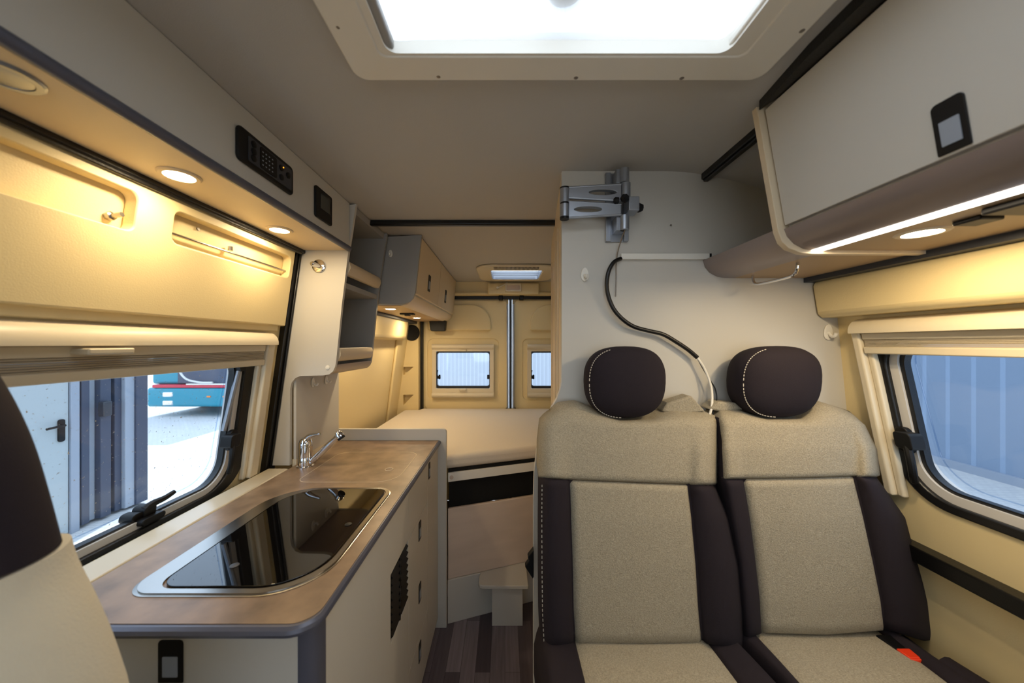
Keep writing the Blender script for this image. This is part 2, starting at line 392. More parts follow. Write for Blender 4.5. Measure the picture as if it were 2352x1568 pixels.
# ------------------------------------------------------------------ rear doors
def latch(parent, P, fn, flip=1, s=1.0):
    """catch of a hinged window: plate, body and curved grip"""
    y, z = P
    bm = new()
    prism(bm, rr(y-.010*s, y+.010*s, z-.022*s, z+.022*s, .008*s), fn, .0, .010*s)
    prism(bm, rr(y-.026*s*flip if flip > 0 else y, y if flip > 0 else y+.026*s, z-.012*s, z+.016*s, .006*s), fn, .002, .026*s)
    pts = [fn(y-.014*s*flip, z-.004*s, .02*s), fn(y-.020*s*flip, z-.025*s, .026*s), fn(y-.019*s*flip, z-.048*s, .026*s), fn(y-.013*s*flip, z-.066*s, .020*s)]
    tube(bm, smooth_pts(pts, 5), .0055*s)
    return obj('window_latch', bm, 'black', parent, bevel=.002)
def rear_door(n, x0, x1, mir):
    m_ = (lambda x: x) if not mir else (lambda x: .094-x)
    xs = sorted((m_(-.59), m_(-.13)))
    bm = new()
    ring(bm, rr(x0, x1, .75, 1.746, .01), rr(xs[0]-.02, xs[1]+.02, .97, 1.31, .02), fXZ, 2.945, 2.985)
    d = struct('door_%d' % n, bm, 'liner')
    # raised field round the window and the pressed upper panel
    bm = new()
    fo = sorted((m_(-.665), m_(-.055)))
    ring(bm, rr(x0+.015, x1-.012, .80, 1.735, .03), rr(fo[0], fo[1], .880, 1.405, .05), fXZ, 2.932, 2.946, 2.938, 2.946)
    obj('door_liner', bm, 'liner', d, bevel=.004)
    bm = new()
    q = sorted((m_(-.66), m_(-.12)))
    rad = (.02, .02, .17, .02) if not mir else (.02, .02, .02, .17)
    prism(bm, rr(q[0], q[1], 1.475, 1.70, rad, 8), fXZ, 2.912, 2.934)
    obj('door_pocket', bm, 'liner', d, bevel=.010, seg=3)
    w = bpy.data.objects.new('window_%d' % (n+2), None); C.objects.link(w); w['kind'] = 'structure'; w.location = (sum(xs)/2, 2.94, 1.14)
    a, b = xs
    bm = new()
    ring(bm, rr(a-.034, b+.034, .925, 1.335, .012), rr(a, b, .98, 1.298, .006), fXZ, 2.915, 2.947)
    obj('window_frame', bm, 'frame', w, bevel=.003)
    bm = new(); lathe(bm, (a-.034, 2.918, 1.338), (1, 0, 0), [(.022, 0), (.022, b-a+.068)], 16); obj('blind_cassette', bm, 'frame', w)
    bm = new(); lathe(bm, (a-.034, 2.918, .925), (1, 0, 0), [(.022, 0), (.022, b-a+.068)], 16); obj('blind_cassette', bm, 'frame', w)
    for zz in (1.302, .968):
        bm = new(); bx(bm, (a+b)/2-.03, (a+b)/2+.03, 2.895, 2.92, zz-.004, zz+.012); obj('blind_grip', bm, 'frame', w, bevel=.003)
    bm = new(); ring(bm, rr(a, b, .98, 1.298, .012), rr(a+.006, b-.006, 1.0, 1.285, .02), fXZ, 2.935, 2.965); obj('window_seal', bm, 'rubber', w)
    bm = new(); bx(bm, a+.002, b-.002, 2.966, 2.971, .985, 1.295); obj('window_pane', bm, 'pane', w)
    fb = lambda x, z, d: Vector((x, 2.965-d, z))
    latch(w, (a+.022, 1.075), lambda x, z, d: Vector((x, 2.965-d, 1.075-(z-1.075))), 1, .9)
    if not mir: latch(w, (b-.016, 1.075), lambda x, z, d: Vector((x, 2.965-d, 1.075-(z-1.075))), -1, .9)
    return d
d1 = rear_door(1, -.700, .030, False)
d2 = rear_door(2, .064, .795, True)
for x, d in ((.020, d1), (.072, d2)):
    bm = new(); bx(bm, x-.006, x+.006, 2.90, 2.95, .76, 1.70); obj('edge_strip', bm, 'alu', d, bevel=.002)
for x in (-.036, .14):
    bm = new(); bx(bm, x-.018, x+.018, 2.885, 2.94, 1.735, 1.772); obj('door_catch', bm, 'black', d1 if x < 0 else d2, bevel=.004)

# pillar pockets + speaker
o = obj('loudspeaker', lathe(new(), (-.775, 2.845, 1.454), (0, -1, 0), [(.064, 0), (.066, .008), (.060, .016), (.03, .012), (0, .011)], 36), 'black')
tag(o, 'round black loudspeaker on the rear pillar beside the rear doors', 'speaker')

# ------------------------------------------------------------------ side windows
def side_window(n, fn, y0, y1, zf0, top, s0, ins, bot, tilt, far_latch, pane, fw):
    """fn maps (y, z, depth into the room); top = z levels of cassette, panel, pleats, bar"""
    w = bpy.data.objects.new('window_%d' % n, None); C.objects.link(w); w['kind'] = 'structure'; w.location = fn((y0+y1)/2, 1.15, 0)
    zc1, zc0, zp, zq, zb = top
    pr = [(y1+.003, zf0), (y1+fw, zf0), (y1+fw, zc1-.03), (y1+fw-.010, zc1-.006), (y1+.003, zc1-.01)]
    bm = new(); prism(bm, pr, fn, .0, .032 if fw > .02 else .020); prism(bm, [(y1-.012 if fw > .02 else y1-.003, zf0), (y1+.004, zf0), (y1+.004, zc0), (y1-.012 if fw > .02 else y1-.003, zc0)], fn, .0, .018 if fw > .02 else .010)
    obj('window_frame', bm, 'frame', w, bevel=.005, seg=3)
    # rolled cassette
    bm = new(); N = 9; L0, L1 = y0-.05, y1+fw-.010
    sec = [(.0, zc1)]+[(.048*math.sin(PI/2*k/N)+.0, zc0+(zc1-zc0)*math.cos(PI/2*k/N)) for k in range(1, N+1)]+[(.0, zc0)]
    A = [bm.verts.new(fn(L0, z, d)) for d, z in sec]; B = [bm.verts.new(fn(L1, z, d)) for d, z in sec]
    bm.faces.new(A); bm.faces.new(B[::-1])
    for i in range(len(sec)): bm.faces.new((A[i], B[i], B[(i+1) % len(sec)], A[(i+1) % len(sec)]))
    obj('blind_cassette', bm, 'frame', w)
    bm = new(); prism(bm, [(y0, zp), (y1, zp), (y1, zc0), (y0, zc0)], fn, .004, .026); obj('blind_panel', bm, 'frame', w, bevel=.002)
    bm = new(); k = 6
    for i in range(k):
        za, zb_ = zq+(zp-zq)*i/k, zq+(zp-zq)*(i+.8)/k
        prism(bm, [(y0, za), (y1-.003, za), (y1-.003, zb_), (y0, zb_)], fn, .006, .024)
    obj('pleated_blind', bm, 'blind', w)
    bm = new(); prism(bm, [(y0, zb), (y1-.001, zb), (y1-.001, zq), (y0, zq)], fn, .004, .030); obj('blind_bar', bm, 'frame', w, bevel=.003)
    acc = [(0, 0)]
    for p, q in zip(ins, bot): acc.append((acc[-1][0]+p, acc[-1][1]+q))
    RR = [rr(y0-.02+.01*k, y1-i_, s0+b_, zc0-.01*k, .10-.8*b_, 10) for k, (i_, b_) in enumerate(acc)]
    bm = new(); ring(bm, RR[0], RR[1], fn, -.03, .006, -.03, .0); obj('window_seal', bm, 'rubber', w, bevel=.003)
    bm = new(); ring(bm, RR[1], RR[2], fn, -.045, -.010); obj('inner_frame', bm, 'bodywhite', w)
    bm = new(); ring(bm, RR[2], RR[3], fn, -.034, -.016); obj('window_seal', bm, 'rubber', w)
    # acrylic pane hinged at the top
    hz = zc0
    ft = lambda y, z, d: fn(y, z, d-.034-tilt*(hz-z))
    bm = new(); prism(bm, rr(y0+.01, y1-acc[2][0], s0+acc[2][1], zc0, .08, 8), ft, -.006, 0); obj('window_pane', bm, pane, w)
    bm = new(); tube(bm, [ft(p[0], p[1], .004) for p in rr(y0+.02, y1-acc[3][0]-.012, s0+acc[3][1]+.010, zc0-.01, .075, 8)], .0016, 6, closed=True)
    obj('pane_edge', bm, 'pane', w)
    latch(w, far_latch, lambda y, z, d: fn(y, z, d-.010), 1, 1.5)
    return w, ft
w1, ft = side_window(1, fL, .33, 1.165, .900, (1.402, 1.357, 1.335, 1.308, 1.288), .886, (.045, .018, .007), (.014, .018, 0.006), .04, (1.105, 1.050), 'pane_dirty', .040)
bm = new(); tube(bm, [fL(1.108, 1.285, -.012), fL(1.085, 1.085, -.016)], .0075); obj('window_stay', bm, 'alu', w1)
bm = new(); lathe(bm, fL(1.108, 1.283, -.012), (1, 0, 0), [(.012, -.01), (.012, .012)], 16); obj('stay_joint', bm, 'black', w1)
bm = new()   # lower catch lying along the sill
prism(bm, rr(.845, .905, .905, .922, .008), fL, -.045, .004); prism(bm, rr(.838, .868, .915, .938, .010), fL, -.05, -.015); prism(bm, rr(.862, .892, .915, .947, .010), fL, -.045, -.01)
tube(bm, smooth_pts([fL(.868, .938, -.02), fL(.885, .947, -.015), (fL(.910, .950, -.01)), fL(.935, .957, -.008)], 5), [.010-.0045*k/15 for k in range(16)]); obj('window_latch', bm, 'black', w1, bevel=.002)
bm = new(); prism(bm, rr(.64, .72, 1.340, 1.352, .003), fL, .02, .062); obj('blind_grip', bm, 'frame', w1, bevel=.003)
w2, ft2 = side_window(2, fR, .08, .960, .954, (1.432, 1.390, 1.372, 1.352, 1.333), .955, (.022, .020, .010), (.020, .022, .008), .04, (.932, 1.108), 'pane', .024)

# rods and bolts in the pockets of the sliding door
bm = new(); tube(bm, [fL(.79, 1.622, .014), fL(1.235, 1.622, .014)], .0035)
lathe(bm, fL(.98, 1.628, .014), (0, 0, 1), [(.006, 0), (.006, .012)], 8)
tag(obj('lock_rod', bm, 'steel'), 'thin steel rod running through the right-hand pocket of sliding door', 'rod')
bm = new(); lathe(bm, fL(.690, 1.618, .0), (1, 0, .14), [(.009, 0), (.009, .010), (.005, .012), (.005, .03)], 6)
tag(obj('bolt', bm, 'steel'), 'hexagonal bolt in the left-hand pocket of sliding door', 'bolt')

bm = new(); lathe(bm, fL(.885, 1.658, .001), (1, 0, .14), [(.004, 0), (.004, .003)], 10)
tag(obj('screw', bm, 'screw'), 'small screw head inside the right-hand pocket of sliding door', 'screw')
# ------------------------------------------------------------------ downlights
def downlight(name, label, x, y, z, lit=True, first=[None]):
    if first[0] is not None and lit:
        r = dup(first[0], (x, y, z), label)
    else:
        r = thing(name, label, 'ceiling light', (x, y, z), 'recessed downlights under the cabinets' if lit else None)
        bm = new(); lathe(bm, (x, y, z), (0, 0, -1), [(.036, 0), (.036, .0015), (.033, .004), (.026, .004), (.0255, .001), (.0255, 0)], 40)
        obj('lamp_ring', bm, 'laminate_edge' if lit else 'alu', r)
        bm = new(); lathe(bm, (x, y, z), (0, 0, -1), [(.0252, .0002), (.0252, .003), (.02, .0042), (0, .0044)], 32)
        obj('lamp_lens', bm, 'lamp' if lit else 'alu', r)
        if lit: first[0] = r
    return r
def lamp_light(x, y, z, e=1.0):
    d = bpy.data.lights.new('downlight_lamp', 'AREA'); d.shape = 'DISK'; d.size = .05; d.energy = LAMP*e; d.color = (1, .76, .44)
    o = bpy.data.objects.new('downlight_lamp', d); C.objects.link(o); o.location = (x, y, z-.006); return o
LIGHTS = [(-.678, .711, 1.712, 'lit recessed downlight under left cabinet, the nearer to camera', 1), (-.693, 1.049, 1.712, 'lit recessed downlight under left cabinet, beside the chrome knob panel', 1),
          (.761, .623, 1.565, 'lit recessed downlight under right overhead cabinet', 1.5), (-.61, 1.82, 1.55, 'lit downlight under the bed cabinet, at its front end', 1.6), (-.63, 2.44, 1.55, 'lit downlight under the bed cabinet, nearer the rear doors', 1.6)]
for x, y, z, l, e in LIGHTS:
    downlight('downlight', l, x, y, z); lamp_light(x, y, z, e)
downlight('reading_lamp', 'unlit grey round lamp under left cabinet at left edge of picture', -.655, .445, 1.712, lit=False)

# ------------------------------------------------------------------ left overhead cabinet
t = thing('overhead_cabinet', 'cream overhead cabinet above the sliding door with control panels', 'cabinet', (-.68, .6, 1.712))
bm = new(); bx(bm, -.780, -.598, .05, 1.281, 1.714, 1.884); obj('cabinet_body', bm, 'laminate', t)
bm = new(); bx(bm, -.598, -.584, .05, 1.281, 1.722, 1.888); obj('front_panel', bm, 'laminate', t)
bm = new(); bx(bm, -.766, -.590, .05, 1.281, 1.712, 1.716); obj('bottom_panel', bm, 'laminate_edge', t)
bm = new(); tube(bm, [(-.585, .05, 1.717), (-.585, 1.280, 1.717)], .0105, 14); obj('edge_profile', bm, 'edge_metal', t)
t = thing('control_panel', 'black control panel with round buttons and orange light on left cabinet', 'control panel', (-.583, .833, 1.80))
bm = new(); prism(bm, rr(.737, .930, 1.762, 1.838, .012), fYZ, -.584, -.576); obj('panel_housing', bm, 'black', t, bevel=.003)
bm = new(); prism(bm, rr(.765, .920, 1.772, 1.828, .004), fYZ, -.576, -.5745); obj('panel_face', bm, 'dkgrey', t)
bm = new(); prism(bm, rr(.800, .858, 1.775, 1.825, .006), fYZ, -.5745, -.573)
obj('display', bm, 'black', t)
bm = new()
for i in range(4):
    for j in range(4): bx(bm, -.573, -.5725, .806+i*.011, .810+i*.011, 1.783+j*.010, 1.7855+j*.010)
obj('display_symbols', bm, 'col_lt', t)
for y, z in ((.780, 1.784), (.780, 1.800), (.780, 1.816), (.876, 1.812), (.876, 1.788), (.904, 1.806)):
    bm = new(); lathe(bm, (-.5745, y, z), (1, 0, 0), [(.0078, 0), (.0078, .002), (.006, .003)], 20); obj('button', bm, 'black', t)
bm = new(); lathe(bm, (-.5715, .880, 1.815), (1, 0, 0), [(.0015, 0), (.0015, .001)], 10)
obj('indicator_light', bm, mat('amber_indicator', (255, 120, 20), .4, emit=(1, .3, .02), es=3), t)
t = thing('heater_control', 'small black control unit with display at right end of left cabinet', 'control panel', (-.583, 1.09, 1.80))
bm = new(); prism(bm, rr(1.042, 1.141, 1.752, 1.848, .008), fYZ, -.584, -.577); obj('panel_housing', bm, 'black', t, bevel=.002)
bm = new(); prism(bm, rr(1.068, 1.124, 1.786, 1.832, .002), fYZ, -.577, -.5762); obj('display', bm, 'screen', t)
# chrome push knob
t = thing('push_knob', 'round chrome knob on the cream panel below the left cabinet', 'knob', (-.70, 1.284, 1.653))
bm = new(); lathe(bm, (-.70, 1.284, 1.653), (0, -1, 0), [(.0245, 0), (.0245, .003), (.021, .005), (0, .005)], 32); obj('base_plate', bm, 'chrome', t)
bm = new(); lathe(bm, (-.698, 1.280, 1.652), (-.35, -1, .12), [(.009, 0), (.009, .030), (.006, .034), (0, .034)], 20); obj('plunger', bm, 'chrome', t)

# ------------------------------------------------------------------ open shelf unit with its side panels
side_curve = [(-.562, 1.888), (-.593, 1.688), (-.615, 1.507), (-.636, 1.30)]
bot = [(-.640, 1.275), (-.648, 1.258), (-.662, 1.246), (-.685, 1.242)]
t = thing('open_shelf_unit', 'tall open shelf unit with ribbed lips beside the left cabinet', 'shelf', (-.70, 1.46, 1.24))
panel = side_curve+bot+[(-.772, 1.240), (-.790, 1.232), (-.804, 1.215), (-.810, 1.19), (-.812, .903), (-.90, .903), (-.90, 1.30), (-.85, 1.6), (-.81, 1.74), (-.73, 1.86)]
bm = new(); prism(bm, panel, fXZ, 1.286, 1.300); obj('side_panel', bm, 'laminate', t, label='cream near side panel reaching down to the worktop')
far = side_curve+bot+[(-.83, 1.240), (-.83, 1.60), (-.80, 1.74), (-.73, 1.86)]
bm = new(); prism(bm, far, fXZ, 1.625, 1.640); obj('side_panel', bm, 'grey_lam', t)
bm = new(); prism(bm, [(-.574, 1.886), (-.578, 1.862), (-.80, 1.862), (-.74, 1.886)], fXZ, 1.30, 1.625); obj('top_board', bm, 'grey_lam', t)
bm = new(); prism(bm, [(-.609, 1.594), (-.611, 1.574), (-.80, 1.574), (-.80, 1.594)], fXZ, 1.30, 1.625); obj('shelf_board', bm, 'grey_lam', t)
inner = [(-.652, 1.282), (-.655, 1.268), (-.668, 1.256), (-.685, 1.254)]
bm = new(); prism(bm, [(-.638, 1.282)]+bot+[(-.83, 1.242), (-.83, 1.254)]+inner[::-1], fXZ, 1.30, 1.625); obj('bottom_board', bm, 'valance', t)
bm = new(); bx(bm, -.80, -.785, 1.30, 1.625, 1.25, 1.886); obj('back_panel', bm, 'grey_lam', t)
bm = new(); bx(bm, -.784, -.778, 1.302, 1.44, 1.60, 1.86); bx(bm, -.784, -.778, 1.302, 1.36, 1.30, 1.57); bx(bm, -.784, -.70, 1.302, 1.60, 1.596, 1.612); obj('recess_shade', bm, 'void_shade', t)  # black boards paint the shade of the open back and the shelf gap
def lip(z0, z1, xo):
    bm = new(); n = 12; sec = []
    for i in range(n+1):
        a = i/n; bulge = .010*math.sin(PI*a)
        sec.append((xo+.11*(z0+(z1-z0)*a-z0)+bulge+(.0012 if i % 2 else 0), z0+(z1-z0)*a))
    back = [(x-.014, z) for x, z in sec[::-1]]
    prism(bm, sec+back, fXZ, 1.302, 1.622); return bm
obj('ribbed_lip', lip(1.625, 1.676, -.603), 'laminate_edge', t, ang=80)
obj('ribbed_lip', lip(1.294, 1.346, -.640), 'laminate_edge', t, ang=80)
bm = new(); lathe(bm, (-.668, 1.286, 1.272), (0, -1, 0), [(.008, 0), (.008, .002), (.005, .003)], 18); obj('cover_cap', bm, 'white', t)
# splash panel
bm = new(); bx(bm, -.806, -.796, 1.301, 1.634, .921, 1.240)
tag(obj('splash_panel', bm, 'laminate'), 'beige upright panel on the wall behind the tap', 'panel')

# ------------------------------------------------------------------ wall hooks
def hook(label, c, n, s=1.0, first=[None]):
    c = Vector(c); n = Vector(n).normalized(); side = n.cross(Vector((0, 0, 1))).normalized()
    t = thing('wall_hook', label, 'hook', c, 'white plastic hooks')
    P = lambda a, b, d: c+side*a*s+Vector((0, 0, 1))*b*s+n*d*s
    pts = [(.012*math.cos(q), (.016 if math.sin(q) < 0 else .026)*math.sin(q)) for q in [2*PI*k/24 for k in range(24)]]
    bm = new(); prism(bm, pts, P, 0, .004); obj('back_plate', bm, 'white', t, bevel=.0015)
    bm = new(); tube(bm, smooth_pts([P(0, .004, .003), P(0, -.006, .012), P(0, -.006, .020), P(0, .002, .024)], 4), .0042*s); obj('hook_arm', bm, 'white', t)
    return t
hook('white teardrop hook on the bathroom wall below the TV bracket', pY(1343, 634, 1.046), (0, -1, 0), 1.0)
hook('round white hook on bathroom wall beside right-hand window', pY(1901, 767, 1.046), (0, -1, 0), 1.15)
hook('white hook under the shelf unit, the one nearer the black door seal', (-.795, 1.41, 1.197), (1, 0, 0), .95)
hook('white hook under the shelf unit, the one nearer the bed', (-.795, 1.515, 1.197), (1, 0, 0), .95)
hook('white hook on the grey end of the bed cabinet', pY(897, 584, 1.652), (0, -1, 0), .85)

# ------------------------------------------------------------------ push latch handle (square black frame with grey button)
def push_handle(parent, fn, a0, a1, b0, b1, name='handle'):
    bm = new(); prism(bm, rr(a0, a1, b0, b1, (.002, .002, .007, .007)), fn, 0, .0022); o = obj(name, bm, 'black', parent, bevel=.0008)
    wa, wb = (a1-a0), (b1-b0)
    bm = new(); prism(bm, rr(a0+wa*.2, a1-wa*.2, b0+wb*.15, b0+wb*.62, .001), fn, .0022, .0032); obj('push_button', bm, 'dkgrey' if wb < .05 else 'col_lt', o)
    return o

# ------------------------------------------------------------------ bed cabinet, rear left
t = thing('bed_cabinet', 'cream overhead cabinet with two doors over the bed', 'cabinet', (-.62, 2.26, 1.55))
pb = [(-.424, 1.886), (-.448, 1.60), (-.458, 1.578), (-.480, 1.560), (-.512, 1.551), (-.79, 1.551), (-.79, 1.80), (-.72, 1.87)]
bm = new(); prism(bm, pb, fXZ, 1.672, 2.86); obj('cabinet_body', bm, 'laminate', t)
bm = new(); prism(bm, [(-.510, 1.5485), (-.785, 1.5485), (-.785, 1.552), (-.510, 1.552)], fXZ, 1.675, 2.855); obj('bottom_panel', bm, 'brown_under', t)
bm = new(); prism(bm, [(-.446, 1.598), (-.455, 1.575), (-.478, 1.556), (-.510, 1.5475), (-.512, 1.552), (-.482, 1.562), (-.46, 1.58), (-.452, 1.598)], fXZ, 1.672, 2.862); obj('valance', bm, 'laminate_edge', t)
for y0, y1, yh in ((1.676, 2.20, 1.915), (2.204, 2.855, 2.44)):
    sl = lambda y, z, d: Vector((-.448+(z-1.60)*.0840+d, y, z))
    bm = new(); prism(bm, rr(y0, y1, 1.607, 1.884, .003), sl, .0, .014); dd = obj('cabinet_door', bm, 'laminate_edge', t, bevel=.0015)
    push_handle(dd, lambda a, b, d: sl(a, b, d+.014), yh-.026, yh+.026, 1.655, 1.745)
endp = [(-.405, 1.889), (-.436, 1.610), (-.446, 1.584), (-.463, 1.566), (-.490, 1.556), (-.62, 1.556), (-.80, 1.556), (-.80, 1.80), (-.72, 1.872)]
bm = new(); prism(bm, endp, fXZ, 1.655, 1.671); obj('end_panel', bm, 'grey_lam', t, label='grey end panel with rounded lower corner')
tag(obj('trim_strip', bx(new(), XL(1.54)+.02, XL(1.54)+.085, 1.66, 2.84, 1.528, 1.548), 'dkgrey', bevel=.004), 'dark grey strip on the wall directly under the bed cabinet', 'trim strip')
t = thing('light_switch', 'small black switch between the two downlights under bed cabinet', 'switch', (-.60, 2.10, 1.548))
bm = new(); prism(bm, rr(-.642, -.558, 2.07, 2.13, .01), fXY, 1.540, 1.548); obj('switch_plate', bm, 'black', t)
bm = new(); bx(bm, -.615, -.585, 2.085, 2.115, 1.534, 1.541); obj('rocker', bm, 'black', t)
t = thing('black_box', 'black tapered box hanging under the far end of bed cabinet', 'box', (-.55, 2.82, 1.55))
bm = new(); prism(bm, [(-.622, 1.552), (-.612, 1.475), (-.600, 1.466), (-.500, 1.466), (-.490, 1.475), (-.484, 1.552)], fXZ, 2.79, 2.85)
obj('box_shell', bm, 'black', t, bevel=.004)

# ------------------------------------------------------------------ right overhead cabinet
t = thing('overhead_cabinet', 'large cream overhead cabinet at upper right with a light strip', 'cabinet', (.76, .4, 1.565))
pr_ = [(.575, 1.868), (.618, 1.60), (.632, 1.582), (.655, 1.570), (.668, 1.566), (.92, 1.566), (.99, 1.60), (.975, 1.66), (.915, 1.755), (.82, 1.82), (.70, 1.852)]
bm = new(); prism(bm, pr_, fXZ, -.25, .740); obj('cabinet_body', bm, 'laminate', t)
sr = lambda y, z, d: Vector((.606-(z-1.608)*.171-d+.014, y, z))
bm = new(); prism(bm, rr(-.25, .738, 1.616, 1.866, .002), sr, 0, .014); dd = obj('cabinet_door', bm, 'laminate', t, bevel=.001)
push_handle(dd, lambda a, b, d: sr(a, b, d+.014), .440, .475, 1.619, 1.688)
val = [(.606, 1.610), (.613, 1.593), (.627, 1.578), (.648, 1.567), (.668, 1.563), (.668, 1.568), (.652, 1.573), (.634, 1.584), (.622, 1.597), (.616, 1.610)]
bm = new(); prism(bm, val, fXZ, -.25, .742); obj('valance', bm, 'valance', t)
bm = new(); bx(bm, .6645, .692, -.25, .741, 1.5625, 1.568); obj('light_strip', bm, 'led', t, label='glowing white light strip')
bm = new(); bx(bm, .690, .925, -.25, .742, 1.5635, 1.568); obj('bottom_panel', bm, 'brown_under', t)
ep = [(.547, 1.876), (.594, 1.605), (.603, 1.582), (.618, 1.568), (.645, 1.558), (.668, 1.556), (.925, 1.556), (.985, 1.60), (.97, 1.66), (.915, 1.755), (.82, 1.825), (.70, 1.858), (.60, 1.875)]
bm = new(); prism(bm, ep, fXZ, .742, .757); obj('end_panel', bm, 'laminate_edge', t, label='cream end panel with rounded lower corner', bevel=.001)
d = bpy.data.lights.new('strip_lamp', 'AREA'); d.shape = 'RECTANGLE'; d.size = .018; d.size_y = .9; d.energy = 2.4; d.color = (1, .80, .52)
o = bpy.data.objects.new('strip_lamp', d); C.objects.link(o); o.location = (.679, .28, 1.561)
# open shelf continuing to the bathroom wall
t = thing('wall_shelf', 'open shelf with rounded metallic front between right cabinet and bathroom wall', 'shelf', (.78, .9, 1.563))
v2 = [(.606, 1.616), (.612, 1.596), (.627, 1.578), (.648, 1.567), (.668, 1.563), (.700, 1.562), (.700, 1.576), (.670, 1.577), (.652, 1.581), (.636, 1.590), (.624, 1.603), (.618, 1.616)]
bm = new(); prism(bm, v2, fXZ, .758, 1.045); obj('front_profile', bm, 'valance', t)
bm = new(); bx(bm, .700, .985, .758, 1.045, 1.562, 1.576); obj('shelf_board', bm, 'brown_under', t)
t = thing('towel_rail', 'thin chrome rail bent down under the right-hand shelf', 'rail', (.72, .92, 1.562))
bm = new(); tube(bm, smooth_pts([(.722, .842, 1.562), (.722, .845, 1.542), (.722, .858, 1.532), (.722, .90, 1.530), (.722, .94, 1.530), (.722, .978, 1.532), (.722, .992, 1.542), (.722, .995, 1.562)], 5), .0038)
obj('rail_bar', bm, 'chrome', t)
t = thing('socket', 'small black diamond-looking socket beside right downlight', 'socket', (.765, .553, 1.563))
bm = new(); prism(bm, rr(.745, .785, .535, .570, .003), fXY, 1.556, 1.5635); obj('socket_shell', bm, 'black', t, bevel=.002)
t = thing('switch_block', 'black switch block under right cabinet at the picture edge', 'switch', (.75, .50, 1.563))
bm = new(); prism(bm, rr(.715, .790, .455, .515, .005), fXY, 1.553, 1.5635); obj('switch_plate', bm, 'black', t, bevel=.003)
bm = new(); prism(bm, rr(.735, .79, .44, .48, .003), fXY, 1.546, 1.554); obj('rocker', bm, 'black', t, bevel=.002)
bm = new(); prism(bm, [(.500, YF), (.565, YF), (.565, .70), (.553, .74), (.551, .74), (.535, .60)], fXY, 1.868, 1.889); struct('gap_shadow_strip', bm, 'rubber', label='black strip painting the shadow gap between ceiling and the right overhead cabinet')  # tapered black strip stands in for the shaded gap over the cabinet
# ceiling rails
bm = new(); bx(bm, .600, .628, YF, 1.045, 1.862, 1.882); bx(bm, .606, .622, YF, 1.045, 1.856, 1.864)
struct('trim_15', bm, 'rubber', bevel=.003, label='black rail along the ceiling above right cabinet')
bm = new(); bx(bm, -.58, .235, 1.455, 1.48, 1.868, 1.8895); struct('trim_16', bm, 'rubber', bevel=.006, seg=3, label='black strip across the ceiling before the bed')

# ------------------------------------------------------------------ skylight (front)
t = thing('skylight', 'large square roof hatch with bright milky dome and pale frame', 'skylight', (.107, .36, 1.89))
ox0, ox1, oy0, oy1 = -.288, .497, -.03, .665
ix0, ix1, iy0, iy1 = -.219, .421, .07, .603
bm = new(); ring(bm, rr(ox0, ox1, oy0, oy1, .024, 6), rr(ix0, ix1, iy0, iy1, .014, 6), fXY, 1.889, 1.872, 1.889, 1.868)
obj('frame', bm, 'white', t, bevel=.005, seg=3)
bm = new(); ring(bm, rr(ix0-.006, ix1+.006, iy0-.006, iy1+.006, .02, 6), rr(ix0+.012, ix1-.03, iy0+.01, iy1-.004, .02, 6), fXY, 1.870, 1.897, 1.870, 1.897)
obj('hatch_wall', bm, 'white', t)
bm = new(); bx(bm, ix0+.0005, ix0+.026, iy0+.02, iy1-.006, 1.874, 1.890); obj('blind_guide', bm, 'grey_lam', t, bevel=.004)
bm = new(); bx(bm, ix1-.034, ix1-.0005, iy0+.02, iy1-.006, 1.874, 1.890); obj('blind_guide', bm, 'white', t, bevel=.004)
bm = new()
for y0, y1 in ((.28, .40), (.42, .51), (.525, .585)): bx(bm, ix1-.026, ix1-.008, y0, y1, 1.872, 1.8745)
obj('vent_grille', bm, 'grey_lam', t)
# dome
bm = new(); N = 12; g = [[None]*(N+1) for _ in range(N+1)]
for i in range(N+1):
    for j in range(N+1):
        u, v = i/N, j/N
        h = 1.894+.05*(1-(2*u-1)**6)*(1-(2*v-1)**6)
        g[i][j] = bm.verts.new((ix0+.0+(ix1-ix0)*u, iy0+(iy1-iy0)*v, h))
for i in range(N):
    for j in range(N): bm.faces.new((g[i][j], g[i+1][j], g[i+1][j+1], g[i][j+1]))
md = obj('dome', bm, 'milk', t); s_ = md.modifiers.new('solid', 'SOLIDIFY'); s_.thickness = .003
bm = new(); lathe(bm, (.098, .555, 1.936), (0, 0, 1), [(.030, 0), (.032, .006), (.024, .014), (0, .016)], 28); obj('knob', bm, 'white', t)
for px, py in ((777, 62), (1007, 175), (1323, 178), (1566, 179), (1842, 70)):
    Y = (1.872-H)*F/(CY-py); bm = new()
    lathe(bm, ((px-CX)*Y/F, Y, 1.8725), (0, 0, -1), [(.0042, 0), (.0042, .0012), (.002, .0018)], 14); obj('screw', bm, 'screw', t)

# ------------------------------------------------------------------ rear roof hatch + lamp
t = thing('roof_hatch', 'small cream roof hatch with bright pane above the rear doors', 'roof hatch', (.08, 2.6, 1.89))
bm = new(); ring(bm, rr(-.20, .36, 2.25, 2.80, .12, 8), rr(-.10, .26, 2.36, 2.70, .02, 8), fXY, 1.889, 1.874, 1.889, 1.866)
obj('frame', bm, 'frame', t, bevel=.008, seg=3)
bm = new(); ring(bm, rr(-.108, .268, 2.352, 2.708, .03, 4), rr(-.098, .258, 2.362, 2.698, .03, 4), fXY, 1.872, 1.93); obj('hatch_wall', bm, 'alu', t)
bm = new(); bx(bm, -.105, .265, 2.355, 2.705, 1.928, 1.933); obj('pane', bm, 'milk', t)
bm = new(); bx(bm, -.095, .255, 2.55, 2.556, 1.885, 1.905); bx(bm, -.095, .255, 2.62, 2.626, 1.885, 1.905); obj('rail', bm, 'alu', t)
bm = new()
for k in range(34): bx(bm, -.075+k*.009, -.071+k*.009, 2.270, 2.335, 1.867, 1.873)
